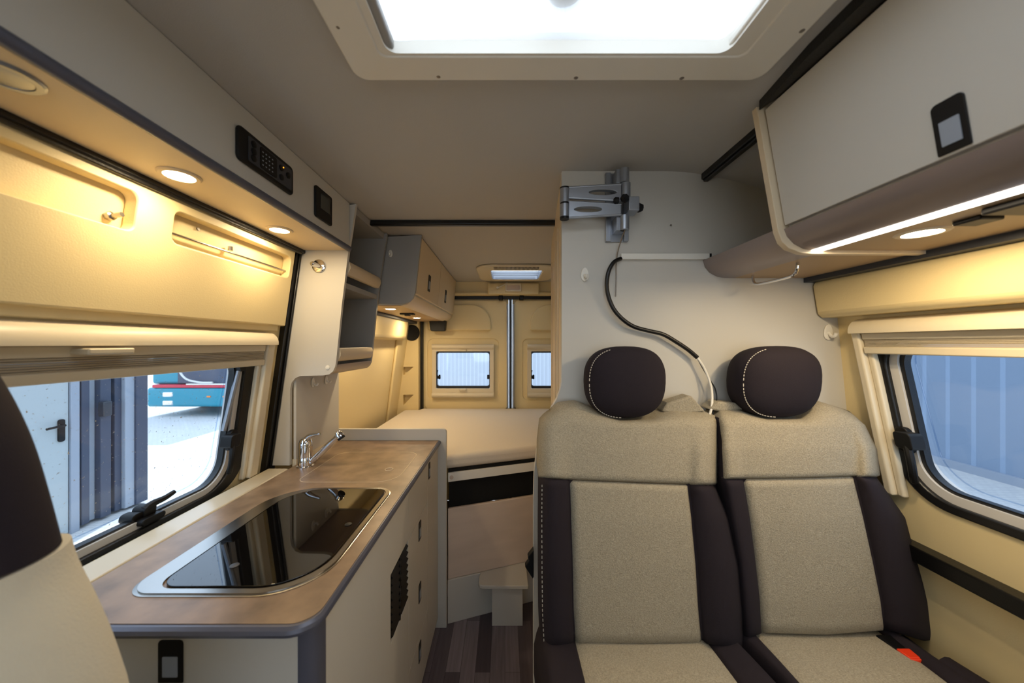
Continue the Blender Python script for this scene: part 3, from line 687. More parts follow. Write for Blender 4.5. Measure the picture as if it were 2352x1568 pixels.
obj('vent_grille', bm, 'dkgrey', t)
bm = new(); tube(bm, [(.02, 2.83, 1.872), (-.02, 2.83, 1.845), (-.06, 2.82, 1.826)], .004); lathe(bm, (-.062, 2.82, 1.826), (0, -1, 0), [(.010, -.004), (.010, .006)], 14); obj('crank', bm, 'white', t)
t = thing('cargo_lamp', 'small unlit rectangular lamp in the cover above rear doors', 'lamp', (.065, 2.83, 1.83))
bm = new(); ring(bm, rr(-.0, .135, 1.795, 1.865, .01), rr(.015, .12, 1.808, 1.85, .005), fXZ, 2.822, 2.842); obj('housing', bm, 'frame', t, bevel=.003)
bm = new(); bx(bm, .014, .121, 2.828, 2.838, 1.806, 1.851); obj('lens', bm, 'ply', t)

# ------------------------------------------------------------------ kitchen
t = thing('kitchen_unit', 'cream kitchen cabinet with black handles and vent grille under brown worktop', 'cabinet', (-.56, 1.1, 0))
bm = new(); bx(bm, -.796, -.336, .590, 1.634, .05, .878); obj('cabinet_body', bm, 'laminate', t)
bm = new(); bx(bm, -.79, -.40, .62, 1.634, 0, .05); obj('plinth', bm, 'dkgrey', t)
KX = -.336
def face(name, y0, y1, z0, z1, m='laminate'):
    bm = new(); prism(bm, rr(y0+.0012, y1-.0012, z0+.0012, z1-.0012, .002), fYZ, KX, KX+.015); return obj(name, bm, m, t, bevel=.0008)
fk = lambda a, b, d: Vector((KX+.015+d, a, b))
bm = new(); bx(bm, KX, KX+.008, .61, 1.634, .05, .878); obj('gap_backing', bm, 'white', t)
bm = new()
ring(bm, rr(.610, 1.139, .052, .877, .002), rr(.958, 1.128, .515, .712, .002), fYZ, KX, KX+.015)
obj('front_panel', bm, 'laminate', t, bevel=.0008)
bm = new(); bx(bm, KX, KX+.010, .958, 1.128, .515, .712)
v_ = obj('vent_grille', bm, 'black', t, bevel=.001)
bm = new()
for c_ in range(2):
    for k in range(9):
        z = .524+k*.0208; y = .966+c_*.082
        v = [bm.verts.new(p) for p in ((KX+.010, y, z), (KX+.010, y+.072, z), (KX+.019, y+.072, z+.008), (KX+.019, y, z+.008), (KX+.010, y, z+.016), (KX+.010, y+.072, z+.016))]
        bm.faces.new((v[0], v[1], v[2], v[3])); bm.faces.new((v[3], v[2], v[5], v[4])); bm.faces.new((v[0], v[3], v[4])); bm.faces.new((v[1], v[5], v[2]))
bx(bm, KX+.010, KX+.017, 1.040, 1.046, .518, .709)
obj('vent_louvres', bm, 'black', v_)
face('top_panel', 1.139, 1.411, .706, .877)
for z0, z1, zh in ((.262, .706, .66), (.052, .262, .205)):
    dr = face('drawer', 1.139, 1.411, z0, z1); push_handle(dr, fk, 1.268, 1.300, zh-.035, zh+.035)
    if z0 > .2: push_handle(dr, fk, 1.268, 1.300, .428-.035, .428+.035)
dr = face('cabinet_door', 1.411, 1.632, .052, .877); push_handle(dr, fk, 1.430, 1.458, .792, .860)
# near end
bm = new(); bx(bm, -.795, -.350, .576, .592, .052, .879); dr = obj('end_door', bm, 'laminate', t, bevel=.001)
push_handle(dr, lambda a, b, d: Vector((a, .576-d, b)), -.584, -.542, .79, .862)
bm = new(); prism(bm, [(-.350, .576), (-.336, .577), (-.326, .583), (-.321, .594), (-.320, .610), (-.345, .610), (-.350, .605)], fXY, .0, .879); obj('corner_profile', bm, 'edge_metal', t)
# worktop
t = thing('worktop', 'brown stone-look worktop with blue-grey edge along the left window', 'worktop', (-.56, 1.1, .88))
bm = new(); prism(bm, rr(-.797, -.318, .562, 1.634, (.004, .040, .004, .004), 8), fXY, .880, .900); obj('top_slab', bm, 'worktop', t)
pts = [(-.797, .560)]+[(x, y) for x, y in rr(-.797, -.316, .560, 1.634, (.004, .042, .004, .004), 8)[6:16]]+[(-.316, 1.633)]
bm = new(); tube(bm, [(x, y, .8895) for x, y in pts], .0098, 10); obj('edge_band', bm, 'edge_metal', t)
bm = new(); bx(bm, -.875, -.799, .30, 1.262, .86, .902)
tag(obj('window_sill', bm, mat('sill_plastic', (196, 184, 160), .25), bevel=.006, seg=3), 'cream sill strip between the worktop and left window', 'sill')
bm = new(); bx(bm, -.812, -.796, 1.301, 1.634, .86, .921); obj('rear_upstand', bm, 'frame', t, bevel=.002)
# end partition
bm = new(); prism(bm, [(-.84, 0), (-.281, 0), (-.281, .935), (-.283, .944), (-.289, .950), (-.298, .953), (-.84, .953)], fXZ, 1.636, 1.654)
tag(obj('partition_panel', bm, 'laminate', bevel=.0012), 'cream upright panel closing the kitchen at the bed end', 'panel')
# hob
t = thing('hob', 'black glass covered hob in a brushed steel frame, set in worktop', 'hob', (-.53, .85, .90))
R4 = (.045, .11, .045, .13)
o_ = rr(-.705, -.351, .620, 1.086, R4, 10); i_ = rr(-.660, -.366, .637, 1.076, (.035, .105, .035, .105), 10)
mid = rr(-.700, -.354, .624, 1.083, R4, 10)
bm = new(); ring(bm, o_, i_, fXY, .8995, .9015, .8995, .904); ring(bm, mid, i_, fXY, .9, .905, .9, .904); obj('steel_frame', bm, 'steel', t)
bm = new(); prism(bm, rr(-.655, -.370, .641, 1.072, (.033, .10, .033, .10), 10), fXY, .900, .906); obj('glass_lid', bm, 'hob', t, bevel=.001)
for x, y in ((-.395, .86), (-.555, .70)):
    bm = new(); lathe(bm, (x, y, .906), (0, 0, 1), [(.0085, 0), (.0085, .001), (.006, .0018), (0, .0018)], 20); obj('rubber_stop', bm, 'black' if x > -.5 else 'dkgrey', t)
# sink cover
t = thing('sink_cover', 'flush rounded lid in the worktop behind the hob with ring pull', 'lid', (-.53, 1.3, .90))
oo = rr(-.700, -.366, 1.138, 1.455, (.035, .07, .05, .05), 8); ii = rr(-.6985, -.3675, 1.1395, 1.4535, (.034, .069, .049, .049), 8)
bm = new(); ring(bm, oo, ii, fXY, .8995, .9006); obj('joint', bm, 'laminate_edge', t)
bm = new(); prism(bm, ii, fXY, .8995, .9004); obj('lid_plate', bm, 'worktop', t)
bm = new(); tube(bm, [(-.425+.014*math.cos(2*PI*k/20), 1.252+.014*math.sin(2*PI*k/20), .9012) for k in range(20)], .0012, 6, closed=True); obj('ring_pull', bm, 'laminate_edge', t)
# tap
t = thing('kitchen_tap', 'chrome mixer tap with slanted spout at the window side of worktop', 'tap', (-.752, 1.285, .90))
bm = new(); lathe(bm, (-.752, 1.285, .90), (0, 0, 1), [(.030, 0), (.030, .004), (.024, .006), (.024, .036), (.0235, .037), (.0245, .038), (.0245, .074), (.024, .080)], 32); obj('tap_body', bm, 'chrome', t)
bm = new(); lathe(bm, (-.752, 1.285, .980), (0, 0, 1), [(.0245, 0), (.0245, .008), (.020, .022), (.010, .030), (0, .032)], 32)
tube(bm, smooth_pts([(-.752, 1.285, .998), (-.735, 1.282, 1.014), (-.715, 1.278, 1.021), (-.690, 1.273, 1.026)], 5), [.013-.0092*k/15 for k in range(16)], 12); obj('tap_lever', bm, 'chrome', t)
bm = new(); tube(bm, [(-.742, 1.285, .915), (-.722, 1.283, .923), (-.692, 1.280, .950), (-.655, 1.277, .986), (-.632, 1.275, 1.008), (-.620, 1.274, 1.018)], [.010, .0115, .0125, .0125, .0105, .015], 20); obj('spout', bm, 'chrome', t)
bm = new(); lathe(bm, (-.618, 1.274, 1.020), (.6, 0, -.8), [(.0, -.018), (.010, -.014), (.0155, -.004), (.0155, .008), (.014, .009)], 24); obj('spray_head', bm, 'chrome', t)
bm = new(); lathe(bm, (-.618, 1.274, 1.020), (.6, 0, -.8), [(.0135, .0085), (.0135, .016), (0, .016)], 24); obj('nozzle', bm, 'black', t)

# ------------------------------------------------------------------ bed
fy = lambda x: 1.662+.345*(x+.285)
bm = new()
pts = [(-.855, 1.660), (-.285, 1.662), (-.10, fy(-.10)), (.08, fy(.08)), (.225, fy(.225)), (.30, 1.872), (1.0, 1.872), (1.02, 2.90), (-.70, 2.90), (-.72, 2.845), (-.84, 2.845)]
prism(bm, pts, fXY, .748, .816)
m_ = obj('mattress', bm, 'mattress', bevel=.022, seg=4); tag(m_, 'wide cream mattress filling the space before the rear doors', 'mattress')
t = thing('bed', 'bed base with plywood panel and dark slot below the mattress', 'bed base', (0, 1.75, 0))
def front(name, z0, z1, off, m, x0=-.279, x1=.25, bev=.002):
    bm = new(); prism(bm, [(x0, z0), (x1, z0), (x1, z1), (x0, z1)], lambda a, b, d: Vector((a, fy(a)+d, b)), off, off+.018); return obj(name, bm, m, t, bevel=bev)
front('bed_rail', .685, .730, .004, 'white')
front('gap_shade', .730, .7475, .012, 'void_shade')  # black strip paints the shade in the gap under the mattress
front('slot_shade', .548, .688, .035, 'void_shade')  # black panel paints the shade inside the open slot
front('plywood_panel', .212, .556, .0, 'ply', bev=.004)
front('lower_panel', 0, .212, -.006, 'laminate')
bm = new(); lathe(bm, (-.262, fy(-.262)+.004, .707), (0, -1, 0), [(.010, 0), (.010, .003), (.007, .004)], 18); obj('rail_button', bm, 'ply', t)
bm = new(); bx(bm, -.85, 1.0, 1.90, 2.90, .70, .746); obj('bed_board', bm, 'ply', t)
t = thing('step', 'cream box step with overhanging board before the bed', 'step', (.02, 1.68, 0))
bm = new(); prism(bm, [(-.063, 1.648), (.085, 1.648), (.085, fy(.085)-.008), (-.063, fy(-.063)-.008)], fXY, 0, .199); obj('step_box', bm, 'laminate', t, bevel=.001)
bm = new(); prism(bm, [(.11, 1.616), (-.105, 1.616), (-.120, 1.622), (-.127, 1.634), (-.127, 1.690), (-.120, fy(-.12)-.008), (.11, fy(.11)-.008)], fXY, .199, .216); obj('tread', bm, 'laminate', t, bevel=.003)

# ------------------------------------------------------------------ TV bracket
Y0 = 1.046
t = thing('tv_bracket', 'silver folding TV arm without screen on the bathroom wall', 'TV bracket', (pY(1415, 480, Y0)))
P = lambda x, y, d=0: Vector(((x-CX)*Y0/F, Y0-d, H-(y-CY)*Y0/F))
def pbox(bm, x0, x1, y0, y1, d0, d1):
    a, b = P(x0, y1), P(x1, y0); bx(bm, a.x, b.x, Y0-d1, Y0-d0, a.z, b.z); return bm
bm = new(); pbox(bm, 1389, 1440, 400, 557, 0, .006); pbox(bm, 1389, 1401, 400, 557, .006, .012); pbox(bm, 1430, 1440, 400, 557, .006, .016)
obj('wall_plate', bm, 'alu', t, bevel=.0015)
def vcyl(bm, px, y0, y1, r, d):
    a = P(px, y1, d); b = P(px, y0, d); lathe(bm, a, (0, 0, 1), [(r, 0), (r, (b-a).z)], 24); return bm
for y0, y1 in ((407, 438), (509, 541)):
    bm = new(); pbox(bm, 1404, 1424, y0, y1, .006, .050); vcyl(bm, 1421, y0, y1, .0135, .050); obj('knuckle', bm, 'alu', t, bevel=.001)
bm = new(); vcyl(bm, 1423, 440, 474, .014, .052); obj('upper_joint', bm, 'alu', t)
for y0, y1, d in ((454, 472, .052), (488, 508, .052)):
    up = y0 < 480
    bm = new()
    oc = [P(1300, y0+4 if up else y0-1).xz, P(1410, y0-12 if up else y0+3).xz, P(1410, y1+4 if up else y1-5).xz, P(1300, y1+0 if up else y1+5).xz]
    # arm: outline with an oval window
    n = 32; cx_, cz_ = (P(1372, (y0+y1)/2-2).xz if up else P(1340, (y0+y1)/2).xz)
    inn = []; ou = []
    x0_, x1_ = P(1298, 0).x, P(1412, 0).x
    for k in range(n):
        a = 2*PI*k/n; inn.append((cx_+.040*math.cos(a), cz_+.0075*math.sin(a)))
        dx, dz = math.cos(a), math.sin(a)
        # hit the box outline
        hx = (x1_-cx_) if dx > 0 else (cx_-x0_)
        sx = hx/abs(dx) if abs(dx) > 1e-6 else 1e9
        hh = .024; sz = hh/abs(dz) if abs(dz) > 1e-6 else 1e9
        s = min(sx, sz); X, Zq = cx_+dx*s, cz_+dz*s
        fr = (X-x0_)/(x1_-x0_); wid = (.014+.009*fr) if up else (.023-.009*fr)
        Zq = cz_+max(-wid, min(wid, Zq-cz_)); ou.append((X, Zq))
    ring(bm, ou, inn, fXZ, Y0-d-.008, Y0-d+.008)
    arm = obj('arm', bm, 'alu', t, bevel=.0015)
    bm = new()
    for s in (1, -1):
        pts = []
        for k in range(9):
            fr = k/8; wid = (.014+.009*fr) if up else (.023-.009*fr); pts.append((x0_+(x1_-x0_)*fr, Y0-d-.004, cz_+s*wid))
        tube(bm, pts, .0045, 8)
    obj('arm_rim', bm, 'alu', arm)
bm = new(); vcyl(bm, 1290, 452, 482, .0135, .052); vcyl(bm, 1290, 486, 513, .0135, .052); obj('elbow', bm, 'alu', t)
for q in ((449, 452, .0140), (481, 487, .0125), (513, 518, .0137)): bm = new(); vcyl(bm, 1290, q[0], q[1], q[2], .052); obj('elbow_cap', bm, 'black', t)
bm = new(); a = P(1436, 505, .075); bx(bm, a.x-.016, a.x+.014, a.y-.002, a.y+.045, a.z, a.z+.040); obj('tilt_head', bm, 'alu', t, bevel=.002)
bm = new(); lathe(bm, P(1450, 492, .050), (1, 0, 0), [(.013, 0), (.014, .005), (.010, .014), (0, .015)], 7); obj('clamp_knob', bm, 'black', t)
bm = new(); lathe(bm, P(1417, 478, .066), (0, -1, .1), [(.012, 0), (.013, .007), (.008, .013)], 7)
lathe(bm, P(1405, 480, .062), (-1, 0, 0), [(.009, 0), (.010, .01), (.006, .014)], 7); obj('clamp_knob', bm, 'black', t)
# bead chain
bm = new()
ch = smooth_pts([P(1423, 541, .045), P(1420, 556, .03), P(1416, 580, .012), P(1414, 605, .006), P(1414, 640, .005), P(1413, 681, .005)], 14)
for i in range(0, len(ch)-1):
    p, q = ch[i], ch[i+1]
    for s in (0., .5): bmesh.ops.create_icosphere(bm, subdivisions=1, radius=.0021, matrix=Matrix.Translation(p.lerp(q, s)))
tag(obj('bead_chain', bm, 'screw'), 'thin metal bead chain hanging from the TV bracket', 'chain')
# cable duct
t = thing('cable_duct', 'narrow white cable duct across the bathroom wall', 'cable duct', P(1525, 590))
bm = new(); pbox(bm, 1424, 1625, 584, 597, 0, .012); obj('duct_cover', bm, 'white', t, bevel=.0012)
bm = new(); pbox(bm, 1624, 1632, 583, 590, .001, .006); obj('duct_cable', bm, 'black', t)
# thick black cable with the white and black leads below
t = thing('cable', 'thick black sleeved cable curling down the bathroom wall behind the seats', 'cable', P(1423, 596))
pc = [(1424, 595, .008), (1405, 606, .018), (1392, 630, .022), (1389, 665, .022), (1400, 703, .022), (1420, 730, .022), (1448, 750, .022), (1482, 760, .022), (1515, 768, .022), (1545, 785, .022), (1572, 803, .022), (1592, 820, .022)]
bm = new(); tube(bm, smooth_pts([P(*q) for q in pc], 6), .0062, 12); obj('black_sleeve', bm, 'rubber', t)
bm = new(); tube(bm, smooth_pts([P(*q) for q in [(1590, 818, .024), (1604, 840, .026), (1614, 866, .03), (1618, 890, .036), (1613, 910, .05), (1604, 928, .066), (1596, 950, .07)]], 6), .0034, 10); obj('white_lead', bm, 'white', t)
bm = new(); tube(bm, smooth_pts([P(*q) for q in [(1592, 820, .02), (1608, 850, .022), (1620, 872, .026), (1627, 890, .034), (1625, 910, .045), (1612, 934, .06), (1606, 950, .066)]], 6), .0020, 8); obj('thin_black_lead', bm, 'rubber', t)
bm = new(); lathe(bm, P(1541, 517), (0, -1, 0), [(.0028, 0), (.0028, .001)], 10)
tag(obj('wall_screw', bm, 'screw'), 'tiny screw head alone on the bathroom wall right of TV bracket', 'screw')

# ------------------------------------------------------------------ bench seat
bench = thing('bench_seat', 'double bench seat in beige and dark plum fabric before the bathroom wall', 'seat', (.55, .75, 0))
bm = new(); bx(bm, .10, 1.065, .45, 1.03, 0, .47); obj('bench_box', bm, 'laminate', bench, bevel=.003)
def lerp(a, b, t): return a+(b-a)*t
def row_at(row, s):
    for (s0, x0, y0), (s1, x1, y1) in zip(row, row[1:]):
        if s <= s1+1e-9: 
            t = (s-s0)/(s1-s0); return lerp(x0, x1, t), lerp(y0, y1, t)
    return row[-1][1], row[-1][2]
def surf_fn(rows, ys, bols):
    """rows: bottom to top polylines in picture points, each with its distance; bols: forward swell of the bolsters"""
    n = len(rows)
    def f(s, t):
        k = min(int(t*(n-1)), n-2); a = t*(n-1)-k
        x0, y0 = row_at(rows[k], s); x1, y1 = row_at(rows[k+1], s); x, y = lerp(x0, x1, a), lerp(y0, y1, a); Y = lerp(ys[k], ys[k+1], a)
        return x, y, Y+bols(s, t)
    return f
def build_back(prefix, rows, ys, seams, tsh, thick=.10):
    sL, sR = seams
    def bols(s, t):
        e = 0
        for edge, q in ((0, s/max(sL, .01)), (1, (1-s)/max(1-sR, .01))):
            if q < 1:
                e -= .022*math.sin(PI*min(1, q))*(1 if t < tsh else max(0, 1-(t-tsh)*3))
                if q < .35: e += .030*(1-q/.35)**2
        if t > .90: e += .03*((t-.90)/.10)**2
        if t < .05: e += .02*((.05-t)/.05)**2
        e -= .010*math.sin(PI*s)
        return e
    f = surf_fn(rows, ys, bols)
    def pt(s, t, off=0):
        x, y, Y = f(s, t); p = pY(x, y, Y)
        return Vector((p.x, p.y-off, p.z))
    # body (dark shell) slightly behind the covers
    bm = new(); NS, NT = 28, 36
    fr = [[bm.verts.new(pt(lerp(.5, i/NS, 1-.03*max(0, j/NT-.6)/.4), min(j/NT, .92), -.006-.012*max(0, j/NT-.6))) for j in range(NT+1)] for i in range(NS+1)]
    bk = [[None]*(NT+1) for _ in range(NS+1)]
    for i in range(NS+1):
        for j in range(NT+1):
            p = pt(lerp(.03, .97, i/NS), lerp(0, .88, j/NT)); base = pY(*(row_at(rows[0], .5)), ys[0]); 
            yb = lerp(ys[0], ys[-1], j/NT)+thick
            bk[i][j] = bm.verts.new((p.x, min(yb, 1.040), p.z))
    for i in range(NS):
        for j in range(NT):
            bm.faces.new((fr[i][j], fr[i+1][j], fr[i+1][j+1], fr[i][j+1])); bm.faces.new((bk[i][j], bk[i][j+1], bk[i+1][j+1], bk[i+1][j]))
    for j in range(NT):
        bm.faces.new((fr[0][j], fr[0][j+1], bk[0][j+1], bk[0][j])); bm.faces.new((fr[NS][j], bk[NS][j], bk[NS][j+1], fr[NS][j+1]))
    for i in range(NS):
        bm.faces.new((fr[i][0], bk[i][0], bk[i+1][0], fr[i+1][0])); bm.faces.new((fr[i][NT], fr[i+1][NT], bk[i+1][NT], bk[i][NT]))
    back = obj('backrest', bm, 'dark', bench, ang=70)
    def patch(name, s0, s1, t0, t1, m, puff=.004, ns=18, nt=30, wrap=False):
        bm = new(); G = []
        for i in range(ns+1):
            col = []
            for j in range(nt+1):
                a, b = i/ns, j/nt
                ed = min(a*(s1-s0)/.012, (1-a)*(s1-s0)/.012, b*(t1-t0)/.010, (1-b)*(t1-t0)/.010, 1)
                if wrap and (a < .01 or a > .99) : ed = max(ed, .3)
                off = lerp(-.0062, puff, math.sin(PI/2*max(0, ed)))
                col.append(bm.verts.new(pt(lerp(s0, s1, a), lerp(t0, t1, b), off)))
            G.append(col)
        for i in range(ns):
            for j in range(nt): bm.faces.new((G[i][j], G[i+1][j], G[i+1][j+1], G[i][j+1]))
        # closed rear so the cover has thickness
        B = [[bm.verts.new(v.co+Vector((0, .008, 0))) for v in col] for col in G]
        for i in range(ns):
            for j in range(nt): bm.faces.new((B[i][j], B[i][j+1], B[i+1][j+1], B[i+1][j]))
        for i in range(ns):
            bm.faces.new((G[i][0], B[i][0], B[i+1][0], G[i+1][0])); bm.faces.new((G[i][nt], G[i+1][nt], B[i+1][nt], B[i][nt]))
        for j in range(nt):
            bm.faces.new((G[0][j], G[0][j+1], B[0][j+1], B[0][j])); bm.faces.new((G[ns][j], B[ns][j], B[ns][j+1], G[ns][j+1]))
        return obj(name, bm, m, back, ang=75)
    patch('side_bolster', 0, sL, 0, tsh, 'dark', .003, 12, 40)
    patch('side_bolster', sR, 1, 0, tsh, 'dark', .003, 12, 40)
    patch('centre_panel', sL, sR, 0, tsh, 'beige', .004, 28, 40)
    # shoulder cover, wrapping over the top
    bm = new(); ns, nt, nb = 40, 24, 6; G = []
    for i in range(ns+1):
        s = i/ns; col = []
        for j in range(nt+1):
            b = j/nt; ed = min(1, b*(1-tsh)/.010); off = lerp(-.0062, .005, math.sin(PI/2*ed)); 
            col.append(pt(s, lerp(tsh, 1, b), off))
        top = col[-1]; yb = min(ys[-1]+thick+.012, 1.0445)
        for j in range(1, nb+1):
            a = j/nb; col.append(Vector((top.x, lerp(top.y, yb, a), top.z+.006*math.sin(PI*a)-.004*a)))
        G.append([bm.verts.new(p) for p in col])
    L = len(G[0])
    for i in range(ns):
        for j in range(L-1): bm.faces.new((G[i][j], G[i+1][j], G[i+1][j+1], G[i][j+1]))
    # side skirts of the shoulder cover
    for i in (0, ns):
        S = []
        for j in range(nt+1):
            p = G[i][j].co; S.append(bm.verts.new((p.x+(.004 if i == 0 else -.004), min(lerp(ys[0], ys[-1], .8)+thick+.01, 1.044), p.z)))
        for j in range(nt):
            q = (G[i][j], G[i][j+1], S[j+1], S[j]); bm.faces.new(q if i == 0 else q[::-1])
    sh = obj('shoulder_cover', bm, 'beige', back, ang=75)
    sh.modifiers.new('solid', 'SOLIDIFY').thickness = .003
    return back, pt
R_left = [
 [(0, 1242, 1508), (.17, 1322, 1482), (.5, 1470, 1482), (.80, 1616, 1480), (1, 1712, 1512)],
 [(0, 1237, 1400), (.17, 1317, 1400), (.80, 1608, 1400), (1, 1712, 1400)],
 [(0, 1236, 1300), (.17, 1315, 1300), (.80, 1602, 1300), (1, 1704, 1300)],
 [(0, 1236, 1190), (.17, 1311, 1190), (.80, 1592, 1190), (1, 1680, 1190)],
 [(0, 1237, 1098), (.17, 1308, 1104), (.5, 1450, 1110), (.80, 1583, 1115), (1, 1645, 1117)],
 [(0, 1237, 1030), (.17, 1308, 1030), (.80, 1585, 1030), (1, 1646, 1030)],
 [(0, 1242, 975), (.17, 1310, 975), (.80, 1585, 975), (1, 1645, 975)],
 [(0, 1264, 944), (.05, 1288, 931), (.12, 1325, 926), (.3, 1366, 942), (.45, 1420, 962), (.62, 1490, 960), (.80, 1545, 945), (1, 1643, 950)]]
YL = [.86, .862, .868, .88, .895, .91, .925, .945]
back1, ptL = build_back('l', R_left, YL, (.17, .80), 4/7)
R_right = [
 [(0, 1700, 1480), (.14, 1752, 1458), (.5, 1900, 1462), (.76, 2037, 1450), (1, 2150, 1482)],
 [(0, 1690, 1380), (.14, 1748, 1380), (.76, 2028, 1380), (1, 2138, 1380)],
 [(0, 1682, 1290), (.14, 1738, 1290), (.76, 2010, 1290), (1, 2112, 1290)],
 [(0, 1662, 1190), (.14, 1725, 1190), (.76, 1988, 1190), (1, 2085, 1190)],
 [(0, 1648, 1102), (.14, 1710, 1102), (.5, 1840, 1100), (.76, 1965, 1096), (1, 2018, 1098)],
 [(0, 1647, 1030), (.14, 1700, 1030), (.76, 1965, 1030), (1, 2010, 1030)],
 [(0, 1646, 975), (.14, 1700, 975), (.76, 1945, 975), (1, 1983, 975)],
 [(0, 1642, 944), (.2, 1700, 944), (.4, 1745, 958), (.6, 1830, 958), (.74, 1862, 934), (.86, 1890, 925), (1, 1948, 944)]]
YR = [.88, .88, .885, .89, .90, .91, .925, .945]
back2, ptR = build_back('r', R_right, YR, (.14, .76), 4/7)
# flaps behind the headrests
for q, nm in ((((1520, 945), (1535, 925), (1588, 908), (1622, 945), (1560, 952)), 'belt_flap'), (((1628, 940), (1650, 922), (1690, 925), (1712, 940), (1660, 946)), 'belt_flap')):
    bm = new(); prism(bm, q, lambda a, b, d: pY(a, b, .975)+Vector((0, d, .0)), 0, .05); obj(nm, bm, 'beige', bench, bevel=.006, seg=3)
# headrests
def headrest(x0, x1, z0, z1, y0, y1, parent):
    bm = new(); cx_, cz_ = (x0+x1)/2, (z0+z1)/2; rx, rz = (x1-x0)/2, (z1-z0)/2; n = 48
    def sq(a, rx, rz, top):
        e = 2/2.7; c, s = math.cos(a), math.sin(a)
        return (math.copysign(abs(c)**e, c)*rx*(1-.05*max(0, -s)), math.copysign(abs(s)**e, s)*rz)
    prof = [(0, .0), (.30, .001), (.6, .006), (.82, .016), (.94, .028), (.99, .042), (1.0, .056), (.985, y1-y0-.03), (.95, y1-y0-.012), (.82, y1-y0-.002), (0, y1-y0)]
    rings = []
    for s, h in prof:
        s = max(s, .002)
        rings.append([bm.verts.new((cx_+sq(2*PI*k/n, rx*s, rz*s, 0)[0], y0+h+.010*(sq(2*PI*k/n, 1, 1, 0)[1]*s-1)*-.6, cz_+sq(2*PI*k/n, rx*s, rz*s, 0)[1])) for k in range(n)])
    for A, B in zip(rings, rings[1:]):
        for k in range(n): bm.faces.new((A[k], A[(k+1) % n], B[(k+1) % n], B[k]))
    bm.faces.new(rings[0][::-1]); bm.faces.new(rings[-1])
    h = obj('headrest', bm, 'dark', parent, ang=70)
    bm = new(); K = 72
    for k in range(K):   # dashed seam down the left side of the front
        if k % 2: continue
        pp = []
        for a in (k, k+1.2):
            an = PI*.62+(a/K)*PI*.86
            X, Zq = sq(an, rx*.955, rz*.955, 0); pp.append((cx_+X, y0+.0255+.010*(sq(an, 1, 1, 0)[1]*.94-1)*-.6, cz_+Zq))
        tube(bm, pp, .0011, 6)
    obj('stitching', bm, 'thread', h)
    return h
headrest(.224, .444, 1.154, 1.354, .895, 1.005, bench)
headrest(.642, .870, 1.156, 1.355, .895, 1.005, bench)
# cushions
def cushion(name, xa, xb, seams, x_front, y_front=.40):
    """cushion top patches: xa..xb at the back, x_front the four lines at the front"""
    zt, yb = .600, .925
    cols = [xa, seams[0], seams[1], xb]
    def pt(s, t, off=0):
        k = min(int(s*3), 2); a = s*3-k
        X = lerp(lerp(cols[k], cols[k+1], a), lerp(x_front[k], x_front[k+1], a), t)
        Y = lerp(yb, y_front, t)
        z = zt + .012*math.sin(PI*min(1, t*1.2))
        if k == 0: z += .012*math.sin(PI*min(1, a)); 
        if k == 2: z += .012*math.sin(PI*min(1, a))
        if s < .08: z -= .05*((.08-s)/.08)**2
        if s > .92: z -= .05*((s-.92)/.08)**2
        if t > .85: z -= .06*((t-.85)/.15)**2
        return Vector((X, Y, z+off))
    def slab(name, s0, s1, off, bot, m, par, ns=14, nt=24):
        bm = new(); G = []; B = []
        for i in range(ns+1):
            c = []; d = []
            for j in range(nt+1):
                a = i/ns; ed = min(1, a*(s1-s0)/.02, (1-a)*(s1-s0)/.02)
                p = pt(lerp(s0, s1, a), j/nt, lerp(-.003, off, math.sin(PI/2*ed)) if par else off); c.append(bm.verts.new(p)); d.append(bm.verts.new((p.x, p.y, p.z-.01) if bot is None else (p.x, p.y, bot)))
            G.append(c); B.append(d)
        for i in range(ns):
            for j in range(nt): bm.faces.new((G[i][j], G[i+1][j], G[i+1][j+1], G[i][j+1])); bm.faces.new((B[i][j], B[i][j+1], B[i+1][j+1], B[i+1][j]))
        for i in range(ns):
            bm.faces.new((G[i][0], B[i][0], B[i+1][0], G[i+1][0])); bm.faces.new((G[i][nt], G[i+1][nt], B[i+1][nt], B[i][nt]))
        for j in range(nt):
            bm.faces.new((G[0][j], G[0][j+1], B[0][j+1], B[0][j])); bm.faces.new((G[ns][j], B[ns][j], B[ns][j+1], G[ns][j+1]))
        return obj(name, bm, m, par or bench, ang=70)
    base = slab('seat_cushion', 0, 1, -.004, .47, 'dark', None, 40, 24)
    slab('side_strip', 0, 1/3, .002, None, 'dark', base); slab('side_strip', 2/3, 1, .002, None, 'dark', base)
    slab('cushion_panel', 1/3, 2/3, .003, None, 'beige', base, 20, 24)
    return base
xz = lambda px, py: ((px-CX)*(H-.6)/(py-CY))          # where a point of the picture meets the cushion height
c1 = cushion('l', .078, xz(1712, 1500), (xz(1325, 1490), xz(1632, 1490)), (.088, .176, xz(1690, 1568)+.005, xz(1830, 1568)+.0))
c2 = cushion('r', xz(1712, 1500)+.002, 1.02, (xz(1752, 1480), xz(2045, 1470)), (xz(1830, 1568)+.004, xz(1850, 1568)-.03, xz(2210, 1568)-.06, 1.06))
# belt buckle
bk = obj('buckle_housing', bx(new(), .955, 1.034, .812, .885, .575, .611), 'black', bench, bevel=.008, seg=3)
bm = new(); prism(bm, [(.963, .812), (1.020, .812), (1.022, .838), (.960, .838)], fXY, .606, .614); bx(bm, .963, 1.020, .808, .813, .594, .613); obj('buckle_button', bm, 'buckle', bk, bevel=.002, label='orange red release button')
bm = new(); tube(bm, [(1.03, .80, .60), (1.045, .70, .60), (1.05, .5, .58)], [.028, .03, .03], 12); obj('side_flange', bm, 'dark', bench)
